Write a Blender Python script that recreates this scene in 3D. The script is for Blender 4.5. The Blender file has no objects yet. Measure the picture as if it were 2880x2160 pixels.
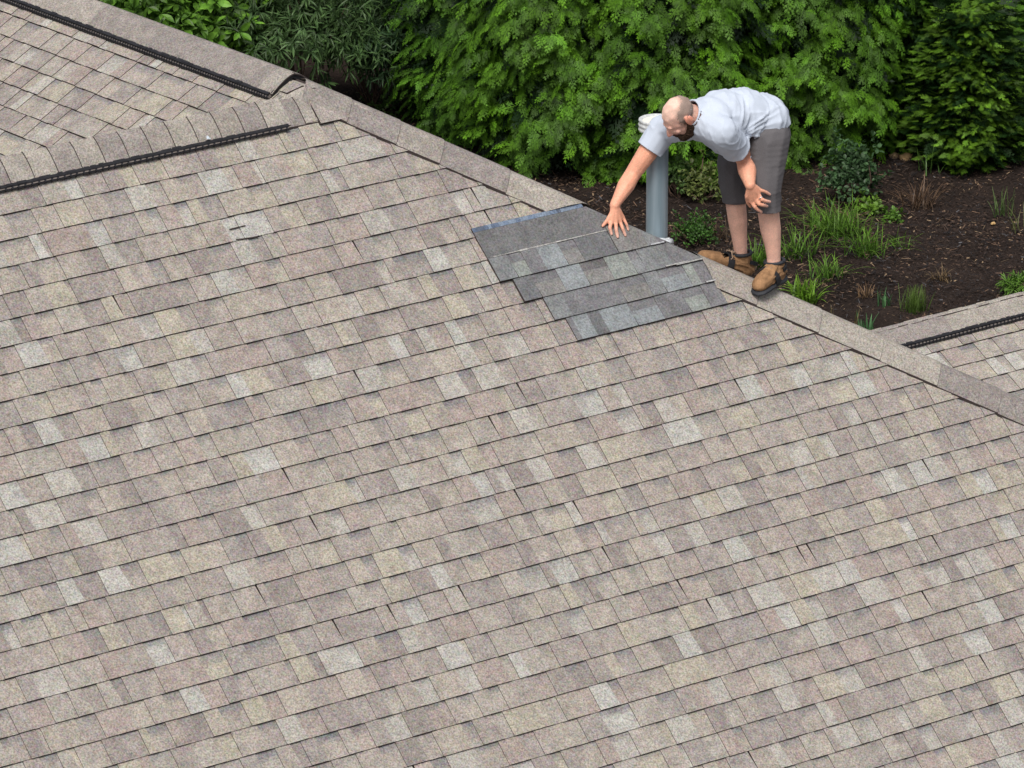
import bpy, bmesh, math, random
import numpy as np
from mathutils import Vector, Matrix, noise

sc = bpy.context.scene
R = math.radians
# ------------------------------------------------------------------ camera
CAM = np.array([-20.25056859, -27.31088887, 9.78542806])
CR = np.array([0.78433542, -0.62033481, 0.00163695])
CU = np.array([0.19683023, 0.25136781, 0.94766665])
CD = np.array([0.58828209, 0.74296632, -0.31925731])
FPX = 18876.16
cd = bpy.data.cameras.new('camera')
cam = bpy.data.objects.new('camera', cd)
sc.collection.objects.link(cam)
cam.matrix_world = Matrix(((CR[0], CU[0], -CD[0], CAM[0]), (CR[1], CU[1], -CD[1], CAM[1]),
                           (CR[2], CU[2], -CD[2], CAM[2]), (0, 0, 0, 1)))
cd.sensor_width = 36
cd.lens = FPX / 2880 * 36
cd.clip_start = 1
cd.clip_end = 500
sc.camera = cam
# ------------------------------------------------------------------ light
SUN_EL, SUN_AZ = R(57), R(228)          # azimuth: compass-like, from +y clockwise
w = bpy.data.worlds.new('World')
sc.world = w
w.use_nodes = True
wt = w.node_tree
wt.nodes.clear()
sky = wt.nodes.new('ShaderNodeTexSky')
sky.sky_type = 'NISHITA'
sky.sun_disc = False
sky.sun_elevation = SUN_EL
sky.sun_rotation = SUN_AZ
sky.dust_density = 4
hs = wt.nodes.new('ShaderNodeHueSaturation')
hs.inputs['Saturation'].default_value = 0.35
bg = wt.nodes.new('ShaderNodeBackground')
bg.inputs['Strength'].default_value = 0.11
wo = wt.nodes.new('ShaderNodeOutputWorld')
wt.links.new(sky.outputs[0], hs.inputs['Color'])
wt.links.new(hs.outputs[0], bg.inputs['Color'])
wt.links.new(bg.outputs[0], wo.inputs['Surface'])
sl = bpy.data.lights.new('sun', 'SUN')
sl.energy = 2.0
sl.angle = R(20)
sl.color = (1, 0.95, 0.88)
so = bpy.data.objects.new('sun', sl)
sc.collection.objects.link(so)
sd = Vector((math.sin(SUN_AZ) * math.cos(SUN_EL), math.cos(SUN_AZ) * math.cos(SUN_EL), math.sin(SUN_EL)))
so.rotation_euler = sd.to_track_quat('Z', 'Y').to_euler()
sc.view_settings.view_transform = 'Standard'
sc.view_settings.look = 'None'
sc.view_settings.exposure = 0.35
sc.view_settings.gamma = 1

# ------------------------------------------------------------------ helpers
def V(*a):
    return np.array(a, float)

def tag(o, label=None, cat=None, group=None, kind=None):
    if label: o['label'] = label
    if cat: o['category'] = cat
    if group: o['group'] = group
    if kind: o['kind'] = kind
    return o

def empty(name, loc, label=None, cat=None, group=None, kind=None):
    o = bpy.data.objects.new(name, None)
    sc.collection.objects.link(o)
    o.location = Vector(loc)
    o.empty_display_size = .1
    return tag(o, label, cat, group, kind)

def link(name, me, parent=None):
    o = bpy.data.objects.new(name, me)
    sc.collection.objects.link(o)
    if parent is not None:
        o.parent = parent
        o.matrix_parent_inverse = Matrix.Translation(parent_world(parent)).inverted()
    return o

def parent_world(p):
    return Vector(p.location) if p.type == 'EMPTY' else Vector((0, 0, 0))

class MB:
    """collects polygons with a colour and a material slot, links them as one mesh"""
    def __init__(s):
        s.v = []; s.f = []; s.c = []; s.m = []
    def poly(s, pts, col=(.5, .5, .5), m=0):
        i = len(s.v)
        s.v.extend([tuple(p) for p in pts])
        s.f.append(tuple(range(i, i + len(pts))))
        s.c.append(col); s.m.append(m)
    def add(s, verts, faces, col=(.5, .5, .5), m=0):
        i = len(s.v)
        s.v.extend([tuple(p) for p in verts])
        for f in faces:
            s.f.append(tuple(i + k for k in f)); s.c.append(col); s.m.append(m)
    def box(s, c, ax, ay, az, col=(.5, .5, .5), m=0):
        c = V(*c); P = []
        for k in (-1, 1):
            for j in (-1, 1):
                for i in (-1, 1):
                    P.append(c + i * ax + j * ay + k * az)
        s.add(P, [(0, 2, 3, 1), (4, 5, 7, 6), (0, 1, 5, 4), (2, 6, 7, 3), (0, 4, 6, 2), (1, 3, 7, 5)], col, m)
    def tube(s, pts, rad, n=6, col=(.5, .5, .5), m=0, cap=True):
        pts = [V(*p) for p in pts]
        if not hasattr(rad, '__len__'): rad = [rad] * len(pts)
        ring = []
        t0 = None
        for i, p in enumerate(pts):
            t = pts[min(i + 1, len(pts) - 1)] - pts[max(i - 1, 0)]
            t /= (np.linalg.norm(t) + 1e-9)
            a = V(0, 0, 1) if abs(t[2]) < .9 else V(1, 0, 0)
            if t0 is None:
                u = np.cross(t, a)
            else:
                u = t0 - t * (t0 @ t)
            u /= (np.linalg.norm(u) + 1e-9)
            t0 = u
            v = np.cross(t, u)
            ring.append([p + rad[i] * (math.cos(2 * math.pi * k / n) * u + math.sin(2 * math.pi * k / n) * v) for k in range(n)])
        P = [q for r_ in ring for q in r_]
        F = []
        for i in range(len(pts) - 1):
            for k in range(n):
                a = i * n + k; b = i * n + (k + 1) % n
                F.append((a, b, b + n, a + n))
        if cap:
            F.append(tuple(range(n))[::-1]); F.append(tuple(range((len(pts) - 1) * n, len(pts) * n)))
        s.add(P, F, col, m)
    def build(s, name, mats, parent=None, smooth=False):
        me = bpy.data.meshes.new(name)
        me.from_pydata(s.v, [], s.f)
        if not isinstance(mats, (list, tuple)): mats = [mats]
        for m in mats: me.materials.append(m)
        me.polygons.foreach_set('material_index', s.m)
        cols = []
        for f, c in zip(s.f, s.c):
            cols.extend([c[0], c[1], c[2], 1.] * len(f))
        ca = me.color_attributes.new('Col', 'FLOAT_COLOR', 'CORNER')
        ca.data.foreach_set('color', cols)
        if smooth: me.polygons.foreach_set('use_smooth', [True] * len(s.f))
        me.update()
        return link(name, me, parent)

def np_mesh(name, Vt, F, C, mat, parent=None, smooth=False):
    """Vt (n,3), F (m,4) quads, C (m,3) colours"""
    me = bpy.data.meshes.new(name)
    n, m = len(Vt), len(F); k = F.shape[1]
    me.vertices.add(n); me.vertices.foreach_set('co', np.asarray(Vt, np.float32).ravel())
    me.loops.add(m * k); me.loops.foreach_set('vertex_index', np.asarray(F, np.int32).ravel())
    me.polygons.add(m)
    me.polygons.foreach_set('loop_start', np.arange(0, m * k, k, dtype=np.int32))
    me.polygons.foreach_set('loop_total', np.full(m, k, np.int32))
    me.materials.append(mat)
    me.update(calc_edges=True)
    ca = me.color_attributes.new('Col', 'FLOAT_COLOR', 'CORNER')
    cc = np.ones((m, k, 4), np.float32); cc[:, :, :3] = C[:, None, :]
    ca.data.foreach_set('color', cc.ravel())
    if smooth: me.polygons.foreach_set('use_smooth', np.ones(m, bool))
    me.validate()
    return link(name, me, parent)

# ---- materials
def mat_new(name):
    m = bpy.data.materials.new(name)
    m.use_nodes = True
    nt = m.node_tree
    b = nt.nodes['Principled BSDF']
    return m, nt, b

def mat_speck(name, scale=150, lo=.68, hi=1.3, rough=.95, bump=.0, big=2.0, bigamp=.12, attr=True, col=(.5, .5, .5), tint=0.0, spec=.15):
    """attribute (or plain) colour times fine speckle times broad mottling"""
    m, nt, b = mat_new(name)
    N, L = nt.nodes, nt.links
    tc = N.new('ShaderNodeTexCoord')
    if attr:
        at = N.new('ShaderNodeAttribute'); at.attribute_name = 'Col'; base = at.outputs['Color']
    else:
        rg = N.new('ShaderNodeRGB'); rg.outputs[0].default_value = (*col, 1); base = rg.outputs[0]
    n1 = N.new('ShaderNodeTexNoise'); n1.inputs['Scale'].default_value = scale
    n1.inputs['Detail'].default_value = 3; n1.inputs['Roughness'].default_value = .7
    L.new(tc.outputs['Object'], n1.inputs['Vector'])
    mr = N.new('ShaderNodeMapRange'); mr.inputs[1].default_value = .3; mr.inputs[2].default_value = .7
    mr.inputs[3].default_value = lo; mr.inputs[4].default_value = hi
    L.new(n1.outputs['Fac'], mr.inputs[0])
    n2 = N.new('ShaderNodeTexNoise'); n2.inputs['Scale'].default_value = big; n2.inputs['Detail'].default_value = 4
    L.new(tc.outputs['Object'], n2.inputs['Vector'])
    mr2 = N.new('ShaderNodeMapRange'); mr2.inputs[1].default_value = .3; mr2.inputs[2].default_value = .7
    mr2.inputs[3].default_value = 1 - bigamp; mr2.inputs[4].default_value = 1 + bigamp
    L.new(n2.outputs['Fac'], mr2.inputs[0])
    mu = N.new('ShaderNodeMath'); mu.operation = 'MULTIPLY'
    L.new(mr.outputs[0], mu.inputs[0]); L.new(mr2.outputs[0], mu.inputs[1])
    vm = N.new('ShaderNodeVectorMath'); vm.operation = 'SCALE'
    L.new(base, vm.inputs[0]); L.new(mu.outputs[0], vm.inputs['Scale'])
    outc = vm.outputs[0]
    if tint:
        n3 = N.new('ShaderNodeTexNoise'); n3.inputs['Scale'].default_value = scale * .55
        n3.inputs['Detail'].default_value = 2
        L.new(tc.outputs['Object'], n3.inputs['Vector'])
        sb = N.new('ShaderNodeVectorMath'); sb.operation = 'SUBTRACT'; sb.inputs[1].default_value = (.5, .5, .5)
        L.new(n3.outputs['Color'], sb.inputs[0])
        sx = N.new('ShaderNodeVectorMath'); sx.operation = 'SCALE'; sx.inputs['Scale'].default_value = tint
        L.new(sb.outputs[0], sx.inputs[0])
        ad = N.new('ShaderNodeVectorMath'); ad.operation = 'ADD'
        L.new(outc, ad.inputs[0]); L.new(sx.outputs[0], ad.inputs[1])
        outc = ad.outputs[0]
    L.new(outc, b.inputs['Base Color'])
    b.inputs['Roughness'].default_value = rough
    b.inputs['Specular IOR Level'].default_value = spec
    if bump:
        bp = N.new('ShaderNodeBump'); bp.inputs['Strength'].default_value = bump; bp.inputs['Distance'].default_value = .004
        L.new(n1.outputs['Fac'], bp.inputs['Height']); L.new(bp.outputs[0], b.inputs['Normal'])
    return m

def mat_leaf(name, trans=.25, rough=.55):
    m, nt, b = mat_new(name)
    N, L = nt.nodes, nt.links
    at = N.new('ShaderNodeAttribute'); at.attribute_name = 'Col'
    tc = N.new('ShaderNodeTexCoord')
    n = N.new('ShaderNodeTexNoise'); n.inputs['Scale'].default_value = 9
    L.new(tc.outputs['Object'], n.inputs['Vector'])
    mr = N.new('ShaderNodeMapRange'); mr.inputs[1].default_value = .3; mr.inputs[2].default_value = .7
    mr.inputs[3].default_value = .62; mr.inputs[4].default_value = 1.4
    L.new(n.outputs['Fac'], mr.inputs[0])
    vm = N.new('ShaderNodeVectorMath'); vm.operation = 'SCALE'
    L.new(at.outputs['Color'], vm.inputs[0]); L.new(mr.outputs[0], vm.inputs['Scale'])
    L.new(vm.outputs[0], b.inputs['Base Color'])
    b.inputs['Roughness'].default_value = rough
    b.inputs['Specular IOR Level'].default_value = .3
    tr = N.new('ShaderNodeBsdfTranslucent'); L.new(vm.outputs[0], tr.inputs['Color'])
    mx = N.new('ShaderNodeMixShader'); mx.inputs[0].default_value = trans
    L.new(b.outputs[0], mx.inputs[1]); L.new(tr.outputs[0], mx.inputs[2])
    L.new(mx.outputs[0], N['Material Output'].inputs['Surface'])
    return m

def mat_plain(name, col, rough=.6, metal=0, spec=.4, nz=0, scale=30):
    m, nt, b = mat_new(name)
    b.inputs['Roughness'].default_value = rough
    b.inputs['Metallic'].default_value = metal
    b.inputs['Specular IOR Level'].default_value = spec
    N, L = nt.nodes, nt.links
    tc = N.new('ShaderNodeTexCoord')
    n = N.new('ShaderNodeTexNoise'); n.inputs['Scale'].default_value = scale; n.inputs['Detail'].default_value = 5
    L.new(tc.outputs['Object'], n.inputs['Vector'])
    cr = N.new('ShaderNodeValToRGB')
    a = max(nz, .04)
    cr.color_ramp.elements[0].position = .3; cr.color_ramp.elements[1].position = .7
    cr.color_ramp.elements[0].color = (*[c * (1 - a) for c in col], 1)
    cr.color_ramp.elements[1].color = (*[min(1, c * (1 + a)) for c in col], 1)
    L.new(n.outputs['Fac'], cr.inputs[0]); L.new(cr.outputs[0], b.inputs['Base Color'])
    return m

M_SH = mat_speck('shingle_granules', scale=105, lo=.48, hi=1.47, bump=.3, big=16, bigamp=.15, tint=.13)
M_CAP = mat_speck('cap_granules', scale=105, lo=.48, hi=1.47, bump=.3, big=14, bigamp=.16, tint=.09)
M_GREY = mat_speck('grey_granules', scale=90, lo=.58, hi=1.42, bump=.3, big=12, bigamp=.18, tint=.045)
M_EDGE = mat_plain('asphalt_edge', (.048, .036, .034), .9, nz=.3)
M_DECK = mat_plain('asphalt_deck', (.05, .04, .038), .9)
M_BLACK = mat_plain('vent_plastic', (.012, .012, .015), .55, spec=.4, nz=.3)

# ------------------------------------------------------------------ roof frame
T1, T2 = 0.97715, 0.5835
c1 = 1 / math.hypot(1, T1); s1 = T1 * c1
c2 = 1 / math.hypot(1, T2); s2 = T2 * c2
E_ = 0.143
class Plane:
    def __init__(s, O, S, T, N):
        s.O, s.S, s.T, s.N = V(*O), V(*S), V(*T), V(*N)
    def __call__(s, a, t, h=0.):
        return s.O + a * s.S + t * s.T + h * s.N
P1 = Plane((0, 0, 0), (1, 0, 0), (0, -c1, -s1), (0, -s1, c1))            # main slope
P2 = Plane((0, 0, 0), (0, 1, 0), (-c2, 0, -s2), (-s2, 0, c2))            # far left slope
P4 = Plane((0, 0, 0), (0, 1, 0), (c2, 0, -s2), (s2, 0, c2))              # slope behind the hip
RT = .07                          # crest of the main ridge, slope distance
PB = Plane((0, -c1 * RT, -s1 * RT), (1, 0, 0), (0, c1, -s1), (0, s1, c1))              # back of the main ridge
Y3, Z3 = 1.75, -2.965
P3 = Plane((0, Y3, Z3), (1, 0, 0), (0, -c2, -s2), (0, -s2, c2))          # lower wing
P3B = Plane((0, Y3, Z3), (1, 0, 0), (0, c2, -s2), (0, s2, c2))
HK = T1 / T2                                                               # hip: x = HK*b, y = -b
def hip(b, h=0.):
    return V(HK * b, -b, -T1 * b + h)
T_EAVE = 5.75
Z_EAVE = -T_EAVE * s1
X_EAVE = -Z_EAVE / T2

def clip_poly(P, a, b, c):
    """keep a*s+b*t+c >= 0"""
    out = []
    n = len(P)
    for i in range(n):
        p, q = P[i], P[(i + 1) % n]
        dp = a * p[0] + b * p[1] + c; dq = a * q[0] + b * q[1] + c
        if dp >= 0: out.append(p)
        if (dp >= 0) != (dq >= 0):
            k = dp / (dp - dq)
            out.append((p[0] + k * (q[0] - p[0]), p[1] + k * (q[1] - p[1])))
    return out

TAN = [((.305, .272, .243), 5), ((.282, .252, .230), 4), ((.320, .287, .250), 4), ((.302, .258, .233), 3.6), ((.333, .304, .253), 3.0),
       ((.340, .322, .292), 2.4), ((.248, .220, .204), 3.2), ((.310, .284, .253), 3), ((.270, .244, .226), 3), ((.358, .348, .322), 1.2)]
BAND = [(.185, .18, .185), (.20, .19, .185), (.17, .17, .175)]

def slab(mb, pl, rect, clips, h_top, h_bot, ta, tb, col, h0=-.004, edge=1):
    """a flat piece on a roof plane whose height runs from h_top at ta to h_bot at tb"""
    P = list(rect)
    for cl in clips:
        P = clip_poly(P, *cl)
        if len(P) < 3: return
    H = [h_top + (h_bot - h_top) * (t - ta) / (tb - ta) for _, t in P]
    top = [pl(a, t, h) for (a, t), h in zip(P, H)]
    bot = [pl(a, t, h0) for (a, t) in P]
    # orientation
    nn = np.cross(top[1] - top[0], top[2] - top[1])
    if nn @ pl.N < 0:
        top.reverse(); bot.reverse()
    mb.poly(top, col, 0)
    n = len(top)
    for i in range(n):
        j = (i + 1) % n
        mb.poly([top[j], top[i], bot[i], bot[j]], (.04, .03, .028), edge)

def courses(name, parent, pl, s_rng, t0, k0, k1, clips, rng, pal=TAN, shine=1., taper=.006, over=None):
    mb = MB()
    cols = [c for c, _ in pal]; wts = [w_ for _, w_ in pal]
    for k in range(k0, k1):
        ta, tb = t0 + (k - 1) * E_, t0 + k * E_
        a = s_rng[0] - rng.random() * .3
        last = None
        nextbutt = a
        jt = 0; jh = 0
        while a < s_rng[1]:
            if a >= nextbutt:
                nextbutt = a + 1.0; jt = rng.uniform(-.0015, .0015); jh = rng.uniform(-.0006, .0009)
            tab = rng.choices([.06, .09, .115, .145, .19, .27], [2, 3, 4, 4, 2.4, 1.0])[0] * rng.uniform(.88, 1.12)
            gap = rng.choices([.02, .06, .09, .125, .17], [2, 3, 4, 3, 1.4])[0] * rng.uniform(.85, 1.15)
            for kind, wd in (('tab', tab), ('gap', gap)):
                if kind == 'gap' and wd < .04 and rng.random() < .3: continue
                c = rng.choices(cols, wts)[0]
                if c == last: c = rng.choices(cols, wts)[0]
                last = c
                q = rng.uniform(.95, 1.05) * shine
                c = tuple(x * q for x in c)
                b0, b1 = a, a + wd
                tbj = tb + jt
                tp = taper if kind == 'tab' else 0
                if over: c = over(k, (b0 + b1) / 2, c)
                if kind == 'tab':
                    # wide tabs often carry two granule tones
                    if wd > .18 and rng.random() < .6:
                        m_ = b0 + wd * rng.uniform(.35, .65)
                        c2_ = rng.choices(cols, wts)[0]
                        slab(mb, pl, [(b0 + tp, ta), (m_, ta), (m_, tbj), (b0, tbj)], clips, .0050, .0138 + jh, ta, tb, c)
                        slab(mb, pl, [(m_, ta), (b1 - tp, ta), (b1, tbj), (m_, tbj)], clips, .0050, .0138 + jh, ta, tb, c2_)
                    else:
                        slab(mb, pl, [(b0 + tp, ta), (b1 - tp, ta), (b1, tbj), (b0, tbj)], clips, .0050, .0138 + jh, ta, tb, c)
                else:
                    hb = .0098 + jh
                    if rng.random() < .78:
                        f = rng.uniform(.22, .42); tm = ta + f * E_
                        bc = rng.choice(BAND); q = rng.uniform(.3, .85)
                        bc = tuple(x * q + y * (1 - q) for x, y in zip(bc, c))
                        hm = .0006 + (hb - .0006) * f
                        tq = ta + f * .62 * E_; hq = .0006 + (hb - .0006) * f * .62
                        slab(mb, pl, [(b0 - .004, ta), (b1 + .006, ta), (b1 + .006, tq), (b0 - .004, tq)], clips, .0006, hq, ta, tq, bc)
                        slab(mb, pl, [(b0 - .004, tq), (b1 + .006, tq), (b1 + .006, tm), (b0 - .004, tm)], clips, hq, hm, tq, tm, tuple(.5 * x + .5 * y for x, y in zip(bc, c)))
                        slab(mb, pl, [(b0 - .004, tm), (b1 + .006, tm), (b1 + .002, tbj), (b0, tbj)], clips, hm, hb, tm, tb, c)
                    else:
                        slab(mb, pl, [(b0 - .004, ta), (b1 + .006, ta), (b1 + .002, tbj), (b0, tbj)], clips, .0006, hb, ta, tb, c)
                a = b1
    return mb.build(name, [M_SH, M_EDGE], parent)

rng = random.Random(11)
house = empty('house', (0, 0, -6.2), 'house with a weathered tan shingle roof of several slopes, main roof filling the picture', 'house')

hipslope = HK * c1                # s of the hip at slope distance t on the main slope
def slit_over(k, s, c):
    return (.35, .342, .318) if (k == 4 and -.93 < s < -.66) else c
main = courses('roof', house, P1, (-5.4, 7), .2233, 0, int((T_EAVE - .2233) / E_) + 1, [(-1, hipslope, -.01), (0, 1, -RT)], rng, over=slit_over)
main['label'] = 'main roof slope of tan and taupe shingles'
fl = courses('roof', house, P2, (-.5, 5.2), .1059, 0, 26, [(1, -c2 / HK, 0), (0, 1, -.02)], random.Random(5))
fl['label'] = 'upper left roof slope with courses running down to the right'
lw = courses('roof', house, P3, (4.6, 10.3), .1115 + .0, 0, 14, [(1, -0 , -5.0)], random.Random(8), shine=1.04)
lw['label'] = 'lower wing roof slope at the right edge'
bs = courses('roof', house, P4, (-5, 5.2), .1, 0, 55, [(1, c2 / HK, -.01), (0, 1, -.02)], random.Random(9))
bs['label'] = 'roof slope behind the hip on which the man stands'
bb = courses('roof', house, PB, (-5.4, 0), .15, 0, 26, [(-1, -c1 * HK, 0.)], random.Random(10))
bb['label'] = 'back slope behind the main ridge'
b3 = courses('roof', house, P3B, (4.6, 10.3), .1115, 0, 14, [(1, 0, -5.0)], random.Random(12))
b3['label'] = 'back slope of the lower wing roof'
# roof deck under the shingles and the walls below the eaves
mb = MB()
def deck(pl, pts):
    top = [pl(a, t, -.0045) for a, t in pts]
    if np.cross(top[1] - top[0], top[2] - top[1]) @ pl.N < 0: top.reverse()
    mb.poly(top)
    mb.poly([p - V(0, 0, .05) for p in reversed(top)])
te2 = X_EAVE / c2
deck(P1, [(-5.35, RT), (RT * hipslope, RT), (hipslope * T_EAVE, T_EAVE), (-5.35, T_EAVE)])
deck(P4, [(5.2, .02), (0, .02), (-te2 * c2 / HK, te2), (5.2, te2)])
deck(P2, [(0, .02), (5.2, .02), (5.2, 4), (4 * c2 / HK, 4)])
deck(PB, [(-5.35, RT), (0, RT), (-4 * c1 * HK + .0, 4), (-5.35, 4)])
t3e = (Z3 - Z_EAVE) / s2
deck(P3, [(5.0, .02), (10.3, .02), (10.3, t3e), (5.0, t3e)])
deck(P3B, [(5.0, .02), (10.3, .02), (10.3, t3e), (5.0, t3e)])
mb.build('roof_deck', M_DECK, house)
M_WALL = mat_speck('siding_paint', scale=12, lo=.95, hi=1.05, attr=False, col=(.5, .47, .42), rough=.7)
mb = MB()
def wallbox(x0, x1, y0, y1, z0, z1):
    mb.box(((x0 + x1) / 2, (y0 + y1) / 2, (z0 + z1) / 2), V((x1 - x0) / 2, 0, 0), V(0, (y1 - y0) / 2, 0), V(0, 0, (z1 - z0) / 2))
yE = -T_EAVE * c1
wallbox(-5.1, X_EAVE - .35, yE + .35, yE + .5, -6.6, Z_EAVE - .02)
wallbox(X_EAVE - .5, X_EAVE - .35, yE + .5, 5.0, -6.6, Z_EAVE - .02)
wallbox(X_EAVE - .35, 10.0, Y3 - 1.45, Y3 - 1.3, -6.6, Z_EAVE + .03)
wallbox(X_EAVE - .35, 10.0, Y3 + 1.3, Y3 + 1.45, -6.6, Z_EAVE + .03)
wallbox(9.85, 10.0, Y3 - 1.3, Y3 + 1.3, -6.6, Z_EAVE + .03)
mb.build('wall', M_WALL, house)
mb = MB()
mb.poly([V(-5.1, yE + .5, Z_EAVE), V(-5.1, 3.7, Z_EAVE), V(-5.1, 0, -.12)])
mb.poly([V(-5.1, yE + .5, -6.6), V(-5.1, 3.7, -6.6), V(-5.1, 3.7, Z_EAVE), V(-5.1, yE + .5, Z_EAVE)])
mb.poly([V(-3.4, 5.0, -2.05), V(X_EAVE - .4, 5.0, Z_EAVE), V(0, 5.0, -.08)])
mb.poly([V(-3.4, 5.0, -6.6), V(X_EAVE - .4, 5.0, -6.6), V(X_EAVE - .4, 5.0, Z_EAVE), V(-3.4, 5.0, -2.05)])
mb.poly([V(9.95, Y3 - 1.4, Z_EAVE), V(9.95, Y3 + 1.4, Z_EAVE), V(9.95, Y3, Z3 - .05)])
mb.build('gable', M_WALL, house)

# ------------------------------------------------------------------ caps
CAPC = [(.285, .258, .232), (.255, .230, .212), (.318, .292, .258), (.24, .216, .202), (.30, .275, .245)]
def cap_run(mb, A, B, wL, wR, dL, dR, cuts, h=.0, crown=.012, thick=.006, rng=random.Random(3), lift=.006, width=.15, n=5, colf=1.0, joint_shade=.0035):
    """caps bent over a ridge line A->B; dL/dR unit directions down each side (in the slopes)"""
    A, B = V(*A), V(*B); ax = (B - A); L = np.linalg.norm(ax); ax /= L
    up = -(dL + dR); up /= np.linalg.norm(up)
    prof = []
    for i in range(-n, n + 1):
        q = i / n
        d = dL if i < 0 else dR; wd = (wL if i < 0 else wR) * abs(q)
        # rounded crest
        r = .035
        drop = math.sqrt(wd * wd + r * r) - r
        p = d * (drop + (wd - drop) * 1.0) if i else V(0, 0, 0)
        rise = crown * (1 - abs(q) ** 3) - .012 * math.exp(-(wd / .03) ** 2)
        nrm = up
        prof.append(p + nrm * rise)
    for j in range(len(cuts) - 1):
        a, b = cuts[j], cuts[j + 1]
        base = rng.choice(CAPC); q = rng.uniform(.95, 1.05) * colf; col = tuple(x * q for x in base)
        ha, hb = h + .001, h + thick + lift * 0
        m = 6
        rows = []
        for i in range(m + 1):
            f = i / m
            x = a + (b - a) * f
            hh = ha + (hb - ha) * f if b > a else ha
            rows.append([A + ax * x + p + up * hh for p in prof])
        P = [q_ for r_ in rows for q_ in r_]; w_ = len(prof); F = []
        for i in range(m):
            for k in range(w_ - 1):
                f = (i * w_ + k, i * w_ + k + 1, (i + 1) * w_ + k + 1, (i + 1) * w_ + k)
                F.append(f)
        nn = np.cross(P[F[0][1]] - P[F[0][0]], P[F[0][2]] - P[F[0][1]])
        mid = F[len(F) // 2]
        nn = np.cross(P[mid[1]] - P[mid[0]], P[mid[2]] - P[mid[1]])
        if nn @ up < 0: F = [f[::-1] for f in F]
        mb.add(P, F, col, 0)
        if joint_shade:  # thin dark strip stands in for the shade line at each cap joint
            i0, i1 = rows[-1], [x_ + ax * joint_shade for x_ in rows[-1]]
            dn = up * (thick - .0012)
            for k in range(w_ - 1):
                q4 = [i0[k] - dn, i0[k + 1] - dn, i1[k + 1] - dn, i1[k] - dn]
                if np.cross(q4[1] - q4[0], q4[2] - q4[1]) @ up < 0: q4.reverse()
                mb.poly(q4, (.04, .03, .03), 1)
        # thickness skirts: lower end and both long edges
        for r_ in (rows[-1],):
            for k in range(w_ - 1):
                mb.poly([r_[k], r_[k + 1], r_[k + 1] - up * (thick + .002), r_[k] - up * (thick + .002)], (.04, .03, .03), 1)
        for k in (0, w_ - 1):
            for i in range(m):
                p, q_ = rows[i][k], rows[i + 1][k]
                mb.poly([p, q_, q_ - up * (hb + .02), p - up * (hb + .02)], (.04, .03, .03), 1)

hd = V(HK, -1, -T1); HL = np.linalg.norm(hd); hdn = hd / HL
wd1 = np.cross(P1.N, hdn); wd1 = wd1 if wd1[0] < 0 else -wd1
wd4 = np.cross(P4.N, hdn); wd4 = wd4 if wd4[1] > 0 else -wd4
mb = MB()
def hb_(x):   # hip distance from a picture column of the photo (measured joints)
    lo_, hi_ = -.5, 6.
    for _ in range(40):
        b = (lo_ + hi_) / 2
        q = hip(b) - CAM
        if 1440 + FPX * (q @ CR) / (q @ CD) < x: lo_ = b
        else: hi_ = b
    return b * HL
def trim(o, p, n_):
    bm = bmesh.new(); bm.from_mesh(o.data)
    p = Vector(p) - parent_world(o.parent) if False else Vector(p)
    bmesh.ops.bisect_plane(bm, geom=bm.verts[:] + bm.edges[:] + bm.faces[:], plane_co=p, plane_no=Vector(n_), clear_outer=True)
    bm.to_mesh(o.data); bm.free()
cuts = [-.02, hb_(985), hb_(1123), hb_(1245), hb_(1430), hb_(1700)]
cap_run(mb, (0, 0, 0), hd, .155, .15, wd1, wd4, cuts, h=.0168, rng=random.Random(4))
trim(mb.build('hip_cap', [M_CAP, M_EDGE], house, smooth=False), P1(.5, 1.034), P1.T)
mb = MB()
cuts = [hb_(x) for x in (1900, 2134, 2307, 2480, 2640, 2810, 2980, 3150, 3400, 3700, 4000, 4300, 4700)]
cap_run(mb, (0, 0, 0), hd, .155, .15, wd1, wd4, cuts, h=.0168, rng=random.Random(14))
trim(mb.build('hip_cap', [M_CAP, M_EDGE], house, smooth=False), P1(1.80, 1.0), V(-1, 0, 0))

# main ridge caps: short exposures, on a vent
O1 = P1(0, RT)
mb = MB()
N = 36
cuts = [.235 + .147 * i for i in range(N + 1)]
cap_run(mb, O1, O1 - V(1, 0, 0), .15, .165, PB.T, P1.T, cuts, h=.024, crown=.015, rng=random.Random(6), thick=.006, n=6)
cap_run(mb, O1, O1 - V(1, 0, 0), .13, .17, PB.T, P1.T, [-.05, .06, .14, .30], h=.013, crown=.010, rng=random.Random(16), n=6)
mb.build('ridge_cap', [M_CAP, M_EDGE], house)
# junction piece where the two ridges and the hip meet
mb = MB()
slab(mb, P1, [(-.06, .05), (.30, .05), (.30, .250), (-.06, .250)], [(-1, hipslope, -.0)], .020, .024, .05, .262, (.30, .268, .245))
mb.build('ridge_cap', [M_CAP, M_EDGE], house)

# far left ridge: caps on a vent until y=.63, then low caps down to the junction
mb = MB()
cuts = [.12 + x for x in (5.0, 4.2, 3.7, 3.0, 2.45, 1.7, 1.15, .55, .23, .13, 0)]
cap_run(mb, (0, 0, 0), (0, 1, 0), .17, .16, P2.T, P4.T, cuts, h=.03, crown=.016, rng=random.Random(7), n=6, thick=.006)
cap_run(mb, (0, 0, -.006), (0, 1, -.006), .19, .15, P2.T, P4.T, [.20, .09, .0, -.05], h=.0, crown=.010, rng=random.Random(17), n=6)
mb.build('ridge_cap', [M_CAP, M_EDGE], house)
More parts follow.
